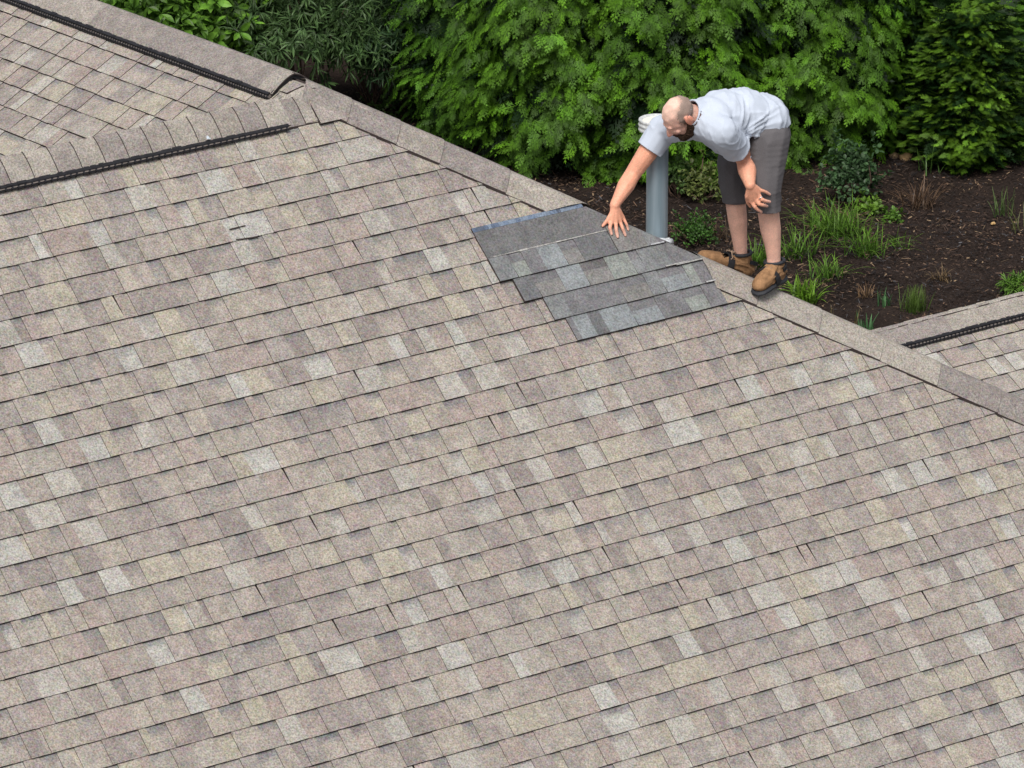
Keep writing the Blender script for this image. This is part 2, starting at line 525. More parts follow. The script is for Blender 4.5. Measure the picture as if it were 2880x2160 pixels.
# lower wing ridge
mb = MB()
cuts = [4.95, 5.52, 5.66, 5.85, 6.10, 6.38, 6.72, 7.2, 7.9, 8.6, 9.4, 10.3]
O3 = V(0, Y3, Z3)
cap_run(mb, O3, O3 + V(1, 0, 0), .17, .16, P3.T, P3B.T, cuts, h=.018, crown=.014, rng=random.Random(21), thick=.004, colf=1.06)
mb.build('ridge_cap', [M_CAP, M_EDGE], house)

def vent(pl, a0, a1, t_in, t_out, hgt, parent, stag=.03):
    """black plastic ridge vent: flange, louvre cells, two rails and a ragged fibre mat on top"""
    mb = MB()
    S, T, N_ = pl.S, pl.T, pl.N
    L = (a1 - a0) / 2; c = (a0 + a1) / 2
    mb.box(pl(c, (t_in + t_out) / 2, .010), S * L, T * (t_out - t_in) / 2, N_ * .004, m=0)
    mb.box(pl(c, t_out - .012, .019), S * L, T * .011, N_ * .009, m=1)
    mb.box(pl(c, t_out + .001, .018), S * L, T * .0045, N_ * .0035)
    mb.box(pl(c, t_out - .017, hgt + .004), S * L, T * .008, N_ * .003)
    r_ = random.Random(2)
    a = a0 + .01
    while a < a1 - .01:
        mb.box(pl(a, t_out - .008, .020), S * .004 + T * .004, T * .012 - S * .006, N_ * .010)
        a += stag * r_.uniform(.9, 1.1)
    a = a0
    while a < a1 - .03:
        l_ = r_.uniform(.012, .035)
        mb.box(pl(a + l_, t_out - .021 + r_.uniform(-.003, .003), hgt + .004 + r_.uniform(-.001, .003)), S * l_, T * r_.uniform(.005, .008), N_ * r_.uniform(.002, .004))
        a += 2 * l_ * r_.uniform(1.0, 1.7)
    return mb.build('ridge_vent', [M_BLACK, M_LOUV], parent)
M_LOUV = mat_plain('louvre_inset', (.15, .13, .12), .8, nz=.3)  # brownish insets between the black vent rails
vent(P1, -5.3, -.262, RT + .11, RT + .170, .027, house, .04)
vent(P2, .125, 5.1, .12, .184, .034, house, .022)
vent(P3, 4.97, 10.3, .12, .180, .032, house, .03)
# arched end of the far left vent: black sheet standing for the dark opening
mb = MB()
prof = [(P2.T, .17), (P2.T, .12), (P2.T, .06), (P2.T, .0), (P4.T, .06), (P4.T, .12), (P4.T, .19)]
lo = [V(0, .128, .006) + d_ * w_ for d_, w_ in prof]; hi_ = [p + V(0, 0, .034) for p in lo]
for i in range(6): mb.poly([lo[i], lo[i + 1], hi_[i + 1], hi_[i]])
mb.box(V(0, .16, .018) + P4.T * .15, V(0, .03, 0), P4.T * .05, P4.N * .012)
mb.build('vent_end', M_BLACK, house)
# pale dropping on the ridge caps, and two slits cut in one pale shingle
mb = MB()
c0 = P1(-.78, .205, .047)
for a, b, q in ((0, 0, .008), (.008, .006, .004), (.002, -.009, .0035)):
    mb.box(c0 + V(a, 0, 0) + P1.T * b, P1.S * q, P1.T * q * .9, P1.N * .002)
mb.build('bird_dropping', mat_plain('dropping', (.5, .56, .62), .7), house)

# ------------------------------------------------------------------ ray helper for measured places
def ray(x, y):
    """x, y in the 2212-wide measuring grid of the photograph"""
    q = CD * FPX + CR * (x / .768 - 1440) - CU * (y / .768 - 1080)
    return q / np.linalg.norm(q)
GF = V(CD[0], CD[1], 0); GF /= np.linalg.norm(GF)
GR = V(GF[1], -GF[0], 0)
H0 = hip(1.25)
def at(x, y, b=0.):
    """point b metres behind the vertical plane through the hip beside the man's boot"""
    q = ray(x, y)
    return CAM + q * ((H0 + GF * b - CAM) @ GF) / (q @ GF)
def on_plane(x, y, pl, h=0.):
    q = ray(x, y); P0 = pl.O + pl.N * h
    return CAM + q * ((P0 - CAM) @ pl.N) / (q @ pl.N)
ZG = -6.2
def on_ground(x, y, z=ZG):
    q = ray(x, y)
    return CAM + q * (z - CAM[2]) / q[2]

mb = MB()
for (xa, ya), (xb, yb) in (((496, 495.5), (530, 487.5)), ((510, 518), (557, 511.5))):
    A, B = on_plane(xa, ya, P1, .011), on_plane(xb, yb, P1, .011)
    d_ = (B - A) / 2
    mb.box((A + B) / 2, d_, P1.T * .0025, P1.N * .003)
mb.build('slit', M_EDGE, house)

# ------------------------------------------------------------------ replacement shingles
GB = (.19, .188, .185); GD = (.145, .14, .14); GL = (.222, .228, .228); GT = (.20, .186, .174); GP = (.165, .156, .157); GG = (.225, .23, .208)
GDB = (.125, .12, .122)
GB, GD, GL, GT, GP, GG = [(a_ * .95, b_, c_ * 1.04) for a_, b_, c_ in (GB, GD, GL, GT, GP, GG)]
def repl(name, label, s0, ta, tb, segs, send, lift, head=False, part2=None):
    """segs: (end s, colour, band?)"""
    mb = MB()
    clips = [(-1, hipslope, 0.0)]
    if send: clips.append((-1, 0, send))
    a = s0; h1 = lift + .002
    wav = random.Random(name)
    for (b, col, band) in segs:
        if band:
            tm = ta + .38 * (tb - ta)
            slab(mb, P1, [(a, ta), (b, ta), (b, tm), (a, tm)], clips, h1 - .005, h1 - .001, ta, tm, band, h0=.006)
            slab(mb, P1, [(a, tm), (b, tm), (b + .003, tb), (a + .003, tb)], clips, h1 - .001, h1 + .004, tm, tb, col, h0=.006)
        else:
            slab(mb, P1, [(a, ta), (b, ta), (b - .002, tb), (a - .002, tb)], clips, h1 - .001, h1 + .005, ta, tb, col, h0=.006)
        a = b
    # the part bent down over the hip
    if send is None or send > hipslope * ta:
        n = 5
        for i in range(n):
            t_0, t_1 = ta + (tb - ta) * i / n, ta + (tb - ta) * (i + 1) / n
            rows = []
            for t in (t_0, t_1):
                q = P1(hipslope * t, t, h1 + .003 * (t - ta) / (tb - ta))
                rows.append([q, q + V(.012, .012, -.003), q + V(.012, .012, -.003) + P4.T * .10, ])
            for j in range(2):
                P = [rows[0][j], rows[0][j + 1], rows[1][j + 1], rows[1][j]]
                nn = np.cross(P[1] - P[0], P[2] - P[1])
                if nn @ P4.N < 0: P.reverse()
                mb.poly(P, segs[-1][1], 0)
    o = mb.build(name, [M_GREY, M_EDGE])
    return tag(o, label, 'shingle', 'new grey shingles laid in four rows beside the hip')
K = 1117.
def sg(s0, x0, L): return [(s0 + (x - x0) / K, c, b) for x, c, b in L]
tA, tB, tC, tD = 1.224, 1.367, 1.510, 1.653
repl('replacement_shingle', 'lowest row of new grey shingles with a narrow dark tab at its left end', .789, tD, tD + .143,
     sg(.789, 905, [(945, GP, None), (1060, GL, None), (1150, GD, None), (1365, GL, None), (1570, GL, GP), (1775, GP, None), (1930, GG, GP), (2060, GP, None), (2150, (.23, .212, .19), None)]), 1.815, .012)
repl('replacement_shingle', 'third row of new grey shingles from the top, mostly plain dark taupe', .717, tC, tD,
     sg(.717, 725, [(860, GB, None), (1060, GP, None), (1270, GP, None), (1475, GT, GP), (1580, GB, None), (1780, GL, GP), (1850, GG, None), (1990, GP, None), (2300, GT, None)]), None, .014)
repl('replacement_shingle', 'second row of new grey shingles, just under the one the hand presses', .595, tB, tC,
     sg(.595, 490, [(620, GD, None), (805, GT, GP), (985, GL, None), (1170, GT, GDB), (1345, GG, None), (1420, GB, GP), (1620, GB, None), (1730, GP, None), (2300, GP, None)]), None, .016)
repl('replacement_shingle', 'short brownish grey shingle at the hip under the pressing fingers', 1.315, 1.16, tB,
     sg(1.315, 1180, [(1400, GT, None), (1480, GB, None), (2000, GP, None)]), None, .019)
top = repl('replacement_shingle', 'topmost new shingle with its dark upper flap and blue grey strip still uncovered', .51, tA, tB,
     sg(.51, 285, [(420, GB, None), (525, GG, GP), (640, GP, None), (800, GL, None), (925, GT, GP), (1180, GD, None)]), 1.312, .018)
top_root = top
mb = MB()
cl = [(-1, hipslope, .0)]
HLc = (.135, .135, .138)
slab(mb, P1, [(.506, 1.057), (1.75, 1.057), (1.3, tA), (.508, tA)], cl, .0165, .0185, 1.057, tA, HLc, h0=.006)
for i in range(8):
    t_0, t_1 = 1.033 + .02 * i, 1.053 + .02 * i
    q0, q1 = P1(hipslope * t_0, t_0, .0167), P1(hipslope * t_1, t_1, .0169)
    P = [q0, q0 + P4.T * .11, q1 + P4.T * .11, q1]
    if np.cross(P[1] - P[0], P[2] - P[1]) @ P4.N < 0: P.reverse()
    mb.poly(P, HLc, 0)
mb.build('upper_flap', [M_GREY, M_EDGE], top)
mb = MB()
r_ = random.Random(4)
a = .506
while a < 1.20:
    b = a + r_.uniform(.02, .06)
    c = r_.choice([(.10, .13, .19), (.13, .17, .24), (.16, .20, .26), (.09, .11, .15)])
    slab(mb, P1, [(a, 1.031), (b, 1.031), (b, 1.057), (a, 1.057)], [(-1, hipslope, 0)], .0172, .0178, 1.031, 1.057, c, h0=.006)
    a = b
mb.build('adhesive_strip', [mat_speck('adhesive', scale=90, lo=.6, hi=1.5, bump=.2, rough=.5), M_EDGE], top)
mb = MB()
a = .545
while a < 1.30:
    b = a + r_.uniform(.03, .08)
    q = r_.uniform(.0028, .0048)
    c = r_.choice([(.30, .295, .28), (.25, .245, .235), (.36, .355, .34)])
    slab(mb, P1, [(a, tA - .004 - q), (b, tA - .004 - q), (b, tA - .004 + q), (a, tA - .004 + q)], [], .0212, .0215, 1.2, 1.3, c, h0=.010)
    a = b
mb.build('nail_line', [M_GREY, M_EDGE], top)
for (sa, sb, t, dt, c) in ((1.55, 1.70, tC - .003, .004, (.36, .36, .35)), (1.62, 1.80, tC + .003, .0045, (.32, .32, .31)), (1.745, 1.81, tD - .002, .005, (.38, .38, .38)), (1.53, 1.62, tB - .002, .005, (.36, .37, .39))):
    mb = MB()
    slab(mb, P1, [(sa, t - dt), (sb, t - dt * .7), (sb, t + dt), (sa, t + dt * .7)], [(-1, hipslope, 0)], .028, .0285, 1, 2, c, h0=.012)
    mb.build('torn_film', [M_GREY, M_EDGE], top)

# ------------------------------------------------------------------ garden ground
M_SOIL = mat_speck('mulch_soil', scale=55, lo=.3, hi=1.7, attr=False, col=(.022, .0155, .013), rough=1, bump=.8, big=1.2, bigamp=.35, spec=.1)
gx = np.linspace(-45, 65, 56); gy = np.linspace(-40, 80, 61)
mb = MB()
Vg = [(x, y, ZG + .05 * math.sin(x * 1.3) * math.cos(y * .9)) for y in gy for x in gx]
Fg = [(j * 56 + i, j * 56 + i + 1, (j + 1) * 56 + i + 1, (j + 1) * 56 + i) for j in range(60) for i in range(55)]
mb.add(Vg, Fg)
g = mb.build('ground', M_SOIL, smooth=True)
tag(g, 'dark mulch garden bed behind the house', kind='structure')
M_STRAW = mat_leaf('mulch_chips', trans=0, rough=.95)
rs = np.random.RandomState(3)
def gframe(x, y):
    p = on_ground(x, y)
    return p
n = 120000
pa = gframe(600, 120); 
A0 = gframe(1450, 560)
wv = rs.uniform(-4.6, 4.6, n); dv = rs.uniform(-5.2, 4.6, n)
P = A0[None] + wv[:, None] * GR + dv[:, None] * GF
P[:, 2] = ZG + .05 * np.sin(P[:, 0] * 1.3) * np.cos(P[:, 1] * .9) + rs.uniform(.002, .035, n)
an = rs.uniform(0, 2 * math.pi, n); ln = rs.uniform(.005, .018, n) + .02 * (rs.rand(n) < .12); wd_ = rs.uniform(.0012, .0045, n)
dx = np.stack([np.cos(an), np.sin(an), rs.uniform(-.4, .4, n)], 1) * ln[:, None]
dy = np.stack([-np.sin(an), np.cos(an), rs.uniform(-.8, .8, n)], 1) * wd_[:, None]
Vv = np.stack([P - dx - dy, P + dx - dy, P + dx + dy, P - dx + dy], 1).reshape(-1, 3)
Fv = np.arange(4 * n).reshape(n, 4)
pal = np.array([(.010, .009, .010), (.018, .014, .013), (.036, .024, .019), (.062, .038, .027), (.11, .068, .044), (.20, .14, .085), (.07, .07, .075)])
# straw and bark lie in patches
pt = np.array([noise.noise(Vector((p[0] * 1.1, p[1] * 1.1, 0))) for p in P])
pr = np.clip(.62 + pt * 1.5, 0, 1)
idx = np.where(rs.rand(n) < pr, rs.choice(7, n, p=[.12, .14, .2, .2, .2, .1, .04]), rs.choice(7, n, p=[.34, .28, .2, .08, .04, .02, .04]))
ch = np_mesh('mulch', Vv, Fv, pal[idx] * rs.uniform(.7, 1.3, (n, 1)), M_STRAW)
tag(ch, 'bark chips and dead straw scattered over the garden bed', 'mulch', kind='stuff')

# ------------------------------------------------------------------ foliage
def frond_tpl(seed, curl=.40, sub=2, nb=5):
    r = random.Random(seed)
    quads = []
    def kite(p, d, l, wd):
        p = V(*p); d = V(*d); d /= np.linalg.norm(d); n = V(-d[1], d[0], 0)
        quads.append([p, p + d * l * .45 + n * wd, p + d * l, p + d * l * .45 - n * wd])
    kite((0, 0, 0), (1, 0, 0), 1., .022)
    for i in range(nb):
        for sgn in (-1, 1):
            x = .12 + .8 * (i + (.5 if sgn > 0 else 0)) / nb + r.uniform(-.02, .02)
            L = (1.10 - x) ** .8 * .42 * r.uniform(.7, 1.2)
            an_ = sgn * R(r.uniform(34, 48))
            d = (math.cos(an_), math.sin(an_), 0)
            kite((x, 0, 0), d, L, .021)
            m = sub if L > .2 else max(1, sub - 2)
            for j in range(m):
                for s2_ in (-1, 1):
                    f = .25 + .65 * j / max(1, m)
                    a2 = an_ + s2_ * R(r.uniform(28, 42))
                    kite((x + d[0] * L * f, d[1] * L * f, 0), (math.cos(a2), math.sin(a2), 0), L * (1.05 - f) * .55, .019 + .008 * (1 - f))
    Q = np.array(quads)
    r2 = np.hypot(Q[..., 0], Q[..., 1])
    Q[..., 2] = -curl * Q[..., 0] ** 2 - .25 * np.abs(Q[..., 1]) ** 1.5 + np.array([[r.uniform(-.015, .015)] for _ in quads])
    tip = np.clip(Q[:, 2, 0] * .7 + np.abs(Q[:, 2, 1]) * 1.1, 0, 1)
    return Q, tip

def basis(ax, nm):
    ax = ax / np.linalg.norm(ax, axis=1, keepdims=True)
    b = np.cross(nm, ax); b /= (np.linalg.norm(b, axis=1, keepdims=True) + 1e-9)
    c = np.cross(ax, b)
    return np.stack([ax, b, c], 1)          # rows: x, y, z axes

def stamp(tpls, P, B, S, cin, ctip, rs, jit=.25):
    """put templates at P with bases B, sizes S; returns verts, quads, colours"""
    VV, CC = [], []
    which = rs.randint(0, len(tpls), len(P))
    for k, (Q, tip) in enumerate(tpls):
        m = which == k
        if not m.any(): continue
        q = Q.reshape(-1, 3)
        X = np.einsum('vi,nij->nvj', q, B[m]) * S[m][:, None, None] + P[m][:, None, :]
        VV.append(X.reshape(-1, 4, 3))
        ci, ct = cin[m], ctip[m]
        t = np.clip(tip[None, :, None] + rs.uniform(-.12, .12, (m.sum(), len(tip), 1)), 0, 1)
        C = ci[:, None, :] * (1 - t) + ct[:, None, :] * t
        CC.append(C.reshape(-1, 3))
    X = np.concatenate(VV); C = np.concatenate(CC)
    return X.reshape(-1, 3), np.arange(len(X) * 4).reshape(-1, 4), C

FT = [frond_tpl(i) for i in range(4)]
FTF = [frond_tpl(10 + i, curl=-.15, sub=2, nb=6) for i in range(3)]
M_THUJA = mat_leaf('thuja_foliage', .22, .6)
M_LEAF = mat_leaf('broad_foliage', .3, .45)
M_BARK = mat_speck('bark', scale=40, lo=.6, hi=1.4, attr=False, col=(.09, .06, .045), rough=1)

def conifer(label, cx, r, H, nb, rs, cin, ctip, fsize=(.13, .225), tpls=FT, lump=.30, droop=.35, group='evergreens of the tall hedge', per=9, name='arborvitae_tree'):
    root = empty(name, (cx[0], cx[1], ZG), label, 'tree', group)
    th = rs.uniform(0, 2 * math.pi, nb * 2)
    # denser towards the house
    face = np.cos(th - math.atan2(-GF[1], -GF[0]))
    keep = rs.rand(nb * 2) < np.where(face > -.25, 1., .3)
    th = th[keep]; nb = len(th)
    z = rs.uniform(0.02, 1, nb) ** 1.1 * H
    f = z / H
    R_ = r * np.minimum(1, .72 + 1.6 * f) * (1 - .55 * f ** 2)
    lumpn = np.array([noise.noise(Vector((math.cos(a) * 2.2, math.sin(a) * 2.2, q * 1.7 + r * 9))) for a, q in zip(th, z)])
    R_ = R_ * (1 + lump * lumpn * 1.3 + rs.uniform(-.20, .08, nb))
    out = np.stack([np.cos(th), np.sin(th), np.zeros(nb)], 1)
    tip = np.stack([cx[0] + out[:, 0] * R_, cx[1] + out[:, 1] * R_, ZG + z], 1)
    bdir = out + np.stack([rs.uniform(-.5, .5, nb), rs.uniform(-.5, .5, nb), rs.uniform(-.35, .25, nb)], 1)
    bdir /= np.linalg.norm(bdir, axis=1, keepdims=True)
    # sprays along the outer part of every branch, as overlapping fans
    bi = np.repeat(np.arange(nb), per); k = np.tile(np.arange(per), nb)
    back = (k / per) * .36
    side = np.cross(bdir, V(0, 0, 1)); side /= np.linalg.norm(side, axis=1, keepdims=True)
    sgn = np.where(k % 2 == 0, 1, -1)
    P = tip[bi] - bdir[bi] * back[:, None] + rs.normal(0, .018, (nb * per, 3))
    ax = bdir[bi] + side[bi] * (sgn * rs.uniform(.2, .95, nb * per))[:, None] + np.stack([np.zeros(nb * per)] * 2 + [-rs.uniform(0, droop * 3, nb * per)], 1)
    nm = V(0, 0, 1)[None] * rs.uniform(.5, 1.1, (nb * per, 1)) + out[bi] * rs.uniform(.2, .9, (nb * per, 1)) + rs.normal(0, .22, (nb * per, 3))
    S = rs.uniform(*fsize, nb * per)
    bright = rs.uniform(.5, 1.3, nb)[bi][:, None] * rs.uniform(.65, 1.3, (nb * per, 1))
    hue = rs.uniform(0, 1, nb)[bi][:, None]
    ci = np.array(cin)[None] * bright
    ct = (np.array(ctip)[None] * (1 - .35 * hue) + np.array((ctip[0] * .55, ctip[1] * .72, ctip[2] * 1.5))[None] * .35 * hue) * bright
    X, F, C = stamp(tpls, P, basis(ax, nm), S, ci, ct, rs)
    # inner foliage that closes the crown, coloured darker for the shade inside
    m = nb * 2
    th2 = rs.uniform(0, 2 * math.pi, m); z2 = rs.uniform(.05, 1, m) * H; f2 = z2 / H
    R2 = r * np.minimum(1, .72 + 1.6 * f2) * (1 - .55 * f2 ** 2) * rs.uniform(.35, .78, m)
    o2 = np.stack([np.cos(th2), np.sin(th2), rs.uniform(-.6, .2, m)], 1)
    P2_ = np.stack([cx[0] + o2[:, 0] * R2, cx[1] + o2[:, 1] * R2, ZG + z2], 1)
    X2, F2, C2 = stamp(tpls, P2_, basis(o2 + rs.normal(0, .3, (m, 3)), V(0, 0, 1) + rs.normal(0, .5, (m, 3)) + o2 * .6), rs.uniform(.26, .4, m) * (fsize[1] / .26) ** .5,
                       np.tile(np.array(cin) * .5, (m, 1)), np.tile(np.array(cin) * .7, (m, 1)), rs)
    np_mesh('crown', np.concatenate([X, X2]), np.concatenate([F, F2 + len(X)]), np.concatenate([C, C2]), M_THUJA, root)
    mb = MB()
    base = V(cx[0], cx[1], ZG - .1)
    mb.tube([base, base + V(.02, 0, H * .5), base + V(0, .03, H * .97)], [.09, .06, .012], 8)
    rr = random.Random(int(cx[0] * 100))
    for i in range(26):
        zz = H * rr.uniform(.05, .9); a = rr.uniform(0, 6.28)
        q = base + V(0, 0, zz); e = q + V(math.cos(a), math.sin(a), .35) * (r * .72 * (1 - .5 * (zz / H) ** 2))
        mb.tube([q, (q + e) / 2 + V(0, 0, .05), e], [.02, .012, .004], 5)
    mb.build('trunk', M_BARK, root, smooth=True)
    return root

def cen(x, y, r, back=.75):
    p = on_ground(x, y) + GF * r * back
    return p
GT_IN, GT_TIP = (.008, .034, .005), (.135, .31, .012)  # inner tone deepened for shade between sprays, tips pale as new growth
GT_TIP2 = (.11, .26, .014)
conifer('broad arborvitae at the left end of the tall hedge, beside the narrow leaved shrub', cen(1062, 312, .8), .78, 3.4, 580, np.random.RandomState(1), GT_IN, GT_TIP2, name='arborvitae_tree')
conifer('bright green arborvitae in the tall hedge, left of the metal pipe', cen(1222, 378, .9), .92, 3.6, 700, np.random.RandomState(2), GT_IN, GT_TIP)
conifer('bright green arborvitae in the tall hedge, directly behind the metal pipe', cen(1450, 402, .9), .9, 3.7, 680, np.random.RandomState(3), GT_IN, GT_TIP)
conifer("bright green arborvitae in the tall hedge, behind the man's back", cen(1745, 358, .95), .98, 3.7, 760, np.random.RandomState(4), GT_IN, GT_TIP)
FI, FTp = (.014, .052, .007), (.13, .30, .014)
conifer('darker fine leaved evergreen right of the bright hedge with stones at its foot', cen(1945, 335, .55), .55, 3.2, 520, np.random.RandomState(5), FI, FTp, (.08, .13), FTF, .3, .15, 'fine leaved evergreens at the right end of the hedge', name='cypress_shrub')
conifer('fine leaved evergreen whose rounded lower branch hangs lowest over the mulch', cen(2100, 372, .5), .52, 1.3, 420, np.random.RandomState(6), FI, (.15, .29, .016), (.08, .13), FTF, .35, .15, 'fine leaved evergreens at the right end of the hedge', name='cypress_shrub')
conifer('tall fine leaved evergreen rising above the low rounded one', cen(2075, 300, .6), .62, 3.2, 560, np.random.RandomState(7), FI, FTp, (.08, .14), FTF, .35, .15, 'fine leaved evergreens at the right end of the hedge', name='cypress_shrub')
conifer('fine leaved evergreen at the right edge of the picture', cen(2235, 262, .6), .66, 3.2, 560, np.random.RandomState(8), FI, (.12, .29, .02), (.08, .14), FTF, .3, .15, 'fine leaved evergreens at the right end of the hedge', name='cypress_shrub')
# a second row closes the view between the crowns, coloured dark for shaded gaps
for i, (x, y, lb) in enumerate([(900, 130, 'dim arborvitae of the back row behind the gap beside the left shrubs'), (1330, 210, 'dim arborvitae of the back row behind the pipe'),
                                (1620, 190, "dim arborvitae of the back row behind the man's head"), (1920, 150, 'dim evergreen of the back row behind the fine leaved ones'), (2190, 110, 'dim evergreen of the back row at the upper right corner'), (560, 100, 'dim evergreen of the back row behind the broad leaved shrub')]):
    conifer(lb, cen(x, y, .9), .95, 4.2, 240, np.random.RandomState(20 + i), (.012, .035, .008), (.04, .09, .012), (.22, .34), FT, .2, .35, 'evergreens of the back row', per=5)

def leaf_tpl(wid, fold=.25, curl=.3, nseg=4, twist=0.):
    Q = []
    prof = [0, .62, 1, .78, .0] if nseg == 4 else [0, .8, 1, .9, .6, 0]
    m = len(prof) - 1
    for i in range(m):
        x0, x1 = i / m, (i + 1) / m
        for sg_ in (-1, 1):
            y0, y1 = prof[i] * wid * sg_, prof[i + 1] * wid * sg_
            z = lambda x, y: -curl * x * x + fold * abs(y)
            q = [(x0, 0, z(x0, 0)), (x1, 0, z(x1, 0)), (x1, y1, z(x1, y1)), (x0, y0, z(x0, y0))]
            if sg_ < 0: q = q[::-1]
            Q.append(q)
    Q = np.array(Q)
    return Q, np.linspace(0, 1, len(Q)) * .5 + .25
LB = [leaf_tpl(.22, .3, .2), leaf_tpl(.25, .2, .35), leaf_tpl(.2, .35, .05)]
LN = [leaf_tpl(.075, .4, .45), leaf_tpl(.06, .3, .7), leaf_tpl(.085, .4, .2)]
LR = [leaf_tpl(.33, .2, .15), leaf_tpl(.3, .2, .3)]
def shrub(name, label, c, rad, ncl, per, tpls, size, cin, ctip, rs, spread=.9, group=None, cat='shrub', stems=14, droop=.2, ground=ZG):
    root = empty(name, (c[0], c[1], ground), label, cat, group)
    u = rs.normal(0, 1, (ncl, 3)); u /= np.linalg.norm(u, axis=1, keepdims=True)
    u[:, 2] = np.abs(u[:, 2]) * 1.0 - rs.uniform(0, .55, ncl) * (rs.rand(ncl) < .6)
    u /= np.linalg.norm(u, axis=1, keepdims=True)
    k = rs.uniform(.45, 1.1, ncl)[:, None]
    nz = np.array([noise.noise(Vector(tuple(q * 2.2 + c * .7))) for q in u])[:, None]
    P = c[None] + u * np.array(rad)[None] * k * (1 + (.35 if rad[0] > .45 else .9) * nz)
    P[:, 2] = np.maximum(P[:, 2], ground + .03)
    bi = np.repeat(np.arange(ncl), per)
    N_ = ncl * per
    ax = u[bi] * rs.uniform(.1, .9, (N_, 1)) + rs.normal(0, spread, (N_, 3)) + V(0, 0, 1) * rs.uniform(-droop, .45, (N_, 1))
    nm = V(0, 0, 1) + u[bi] * .6 + rs.normal(0, .4, (N_, 3))
    S = rs.uniform(size[0], size[1], N_)
    axn = ax / np.linalg.norm(ax, axis=1, keepdims=True)
    PP = P[bi] + axn * .01 + u[bi] * rs.uniform(-.05, .02, (N_, 1)) * (rad[0] / .5)
    br = rs.uniform(.5, 1.15, ncl)[bi][:, None] * rs.uniform(.8, 1.2, (N_, 1))
    ci = np.array(cin)[None] * br; ct = np.array(ctip)[None] * br
    X, F, C = stamp(tpls, PP, basis(ax, nm), S, ci, ct, rs)
    np_mesh('foliage', X, F, C, M_LEAF, root)
    mb = MB()
    for i in range(stems):
        e = P[rs.randint(ncl)]
        b = V(c[0] + rs.uniform(-.04, .04), c[1] + rs.uniform(-.04, .04), ground - .02)
        mid = (b + e) / 2 + rs.normal(0, .04, 3)
        mb.tube([b, mid, e], [.008, .006, .003], 5)
    mb.build('stem', M_BARK, root, smooth=True)
    return root
def crown_at(x, y, rad, ground_y):
    """centre seen at (x, y) above the ground point seen at (x, ground_y)"""
    g_ = on_ground(x, ground_y) + GF * rad[1] * .6
    q = ray(x, y)
    return CAM + q * ((g_ - CAM) @ GF) / (q @ GF)
rd = (1.05, .8, .85)
c = crown_at(390, 70, rd, 300)
shrub('laurel_shrub', 'broad leaved shrub with large glossy leaves above the far left ridge', c, rd, 850, 9, LB, (.08, .135), (.045, .12, .016), (.14, .29, .03), np.random.RandomState(31))
rd = (.8, .7, .72)
c = crown_at(650, 75, rd, 290)
shrub('narrow_leaf_shrub', 'dark narrow leaved shrub between the broad leaved shrub and the hedge', c, rd, 800, 12, LN, (.075, .125), (.035, .085, .03), (.11, .19, .06), np.random.RandomState(32), droop=.7)
rd = (.55, .5, .5)
c = crown_at(810, 95, rd, 262)
shrub('narrow_leaf_shrub', 'smaller narrow leaved shrub touching the left side of the hedge', c, rd, 300, 11, LN, (.10, .15), (.022, .055, .022), (.055, .115, .045), np.random.RandomState(33), droop=.7)
rd = (.35, .3, .16)
c = crown_at(860, 235, rd, 255)
shrub('low_shrub', 'sparse low plant on the dark soil just above the hip', c, rd, 60, 7, LR, (.03, .055), (.04, .09, .02), (.08, .15, .03), np.random.RandomState(34))
rd = (.20, .2, .2)
c = crown_at(1522, 403, rd, 440)
shrub('spirea_shrub', "small yellow green shrub with reddish tips behind the man's knees", c, rd, 75, 8, LR, (.03, .055), (.06, .12, .03), (.19, .21, .06), np.random.RandomState(35), group='low shrubs on the mulch')
rd = (.13, .13, .14)
c = crown_at(1465, 385, rd, 430)
shrub('spirea_shrub', 'small green shrub touching the right side of the metal pipe', c, rd, 45, 8, LR, (.03, .05), (.05, .11, .03), (.12, .2, .06), np.random.RandomState(36), group='low shrubs on the mulch')
rd = (.17, .17, .15)
c = crown_at(1500, 503, rd, 535)
shrub('box_shrub', 'rounded small leaved green shrub right of the pipe base', c, rd, 170, 9, LR, (.016, .028), (.03, .09, .015), (.08, .19, .03), np.random.RandomState(37), group='low shrubs on the mulch')
rd = (.27, .25, .27)
c = crown_at(1838, 385, rd, 452)
shrub('rose_shrub', 'loose bluish green shrub under the hedge, right of the man', c, rd, 200, 8, LR, (.03, .055), (.035, .085, .03), (.09, .17, .07), np.random.RandomState(38), group='low shrubs on the mulch')
rd = (.12, .12, .08)
c = crown_at(1880, 450, rd, 468)
shrub('rose_shrub', 'bright yellow green shoot at the foot of the loose bluish shrub', c, rd, 34, 8, LR, (.03, .05), (.07, .16, .02), (.16, .29, .03), np.random.RandomState(39), group='low shrubs on the mulch')
rd = (.11, .1, .06)
c = crown_at(1925, 470, rd, 484)
shrub('small_weed', 'small leafy weed standing alone on the mulch right of the rose like shrub', c, rd, 20, 7, LR, (.03, .05), (.06, .14, .02), (.12, .24, .03), np.random.RandomState(40), group='weeds on the mulch')
rd = (.10, .1, .07)
c = crown_at(2195, 620, rd, 640)
shrub('small_weed', 'bright green weed at the right edge above the lower ridge', c, rd, 60, 8, LN, (.05, .09), (.06, .15, .02), (.15, .28, .04), np.random.RandomState(41), group='weeds on the mulch')

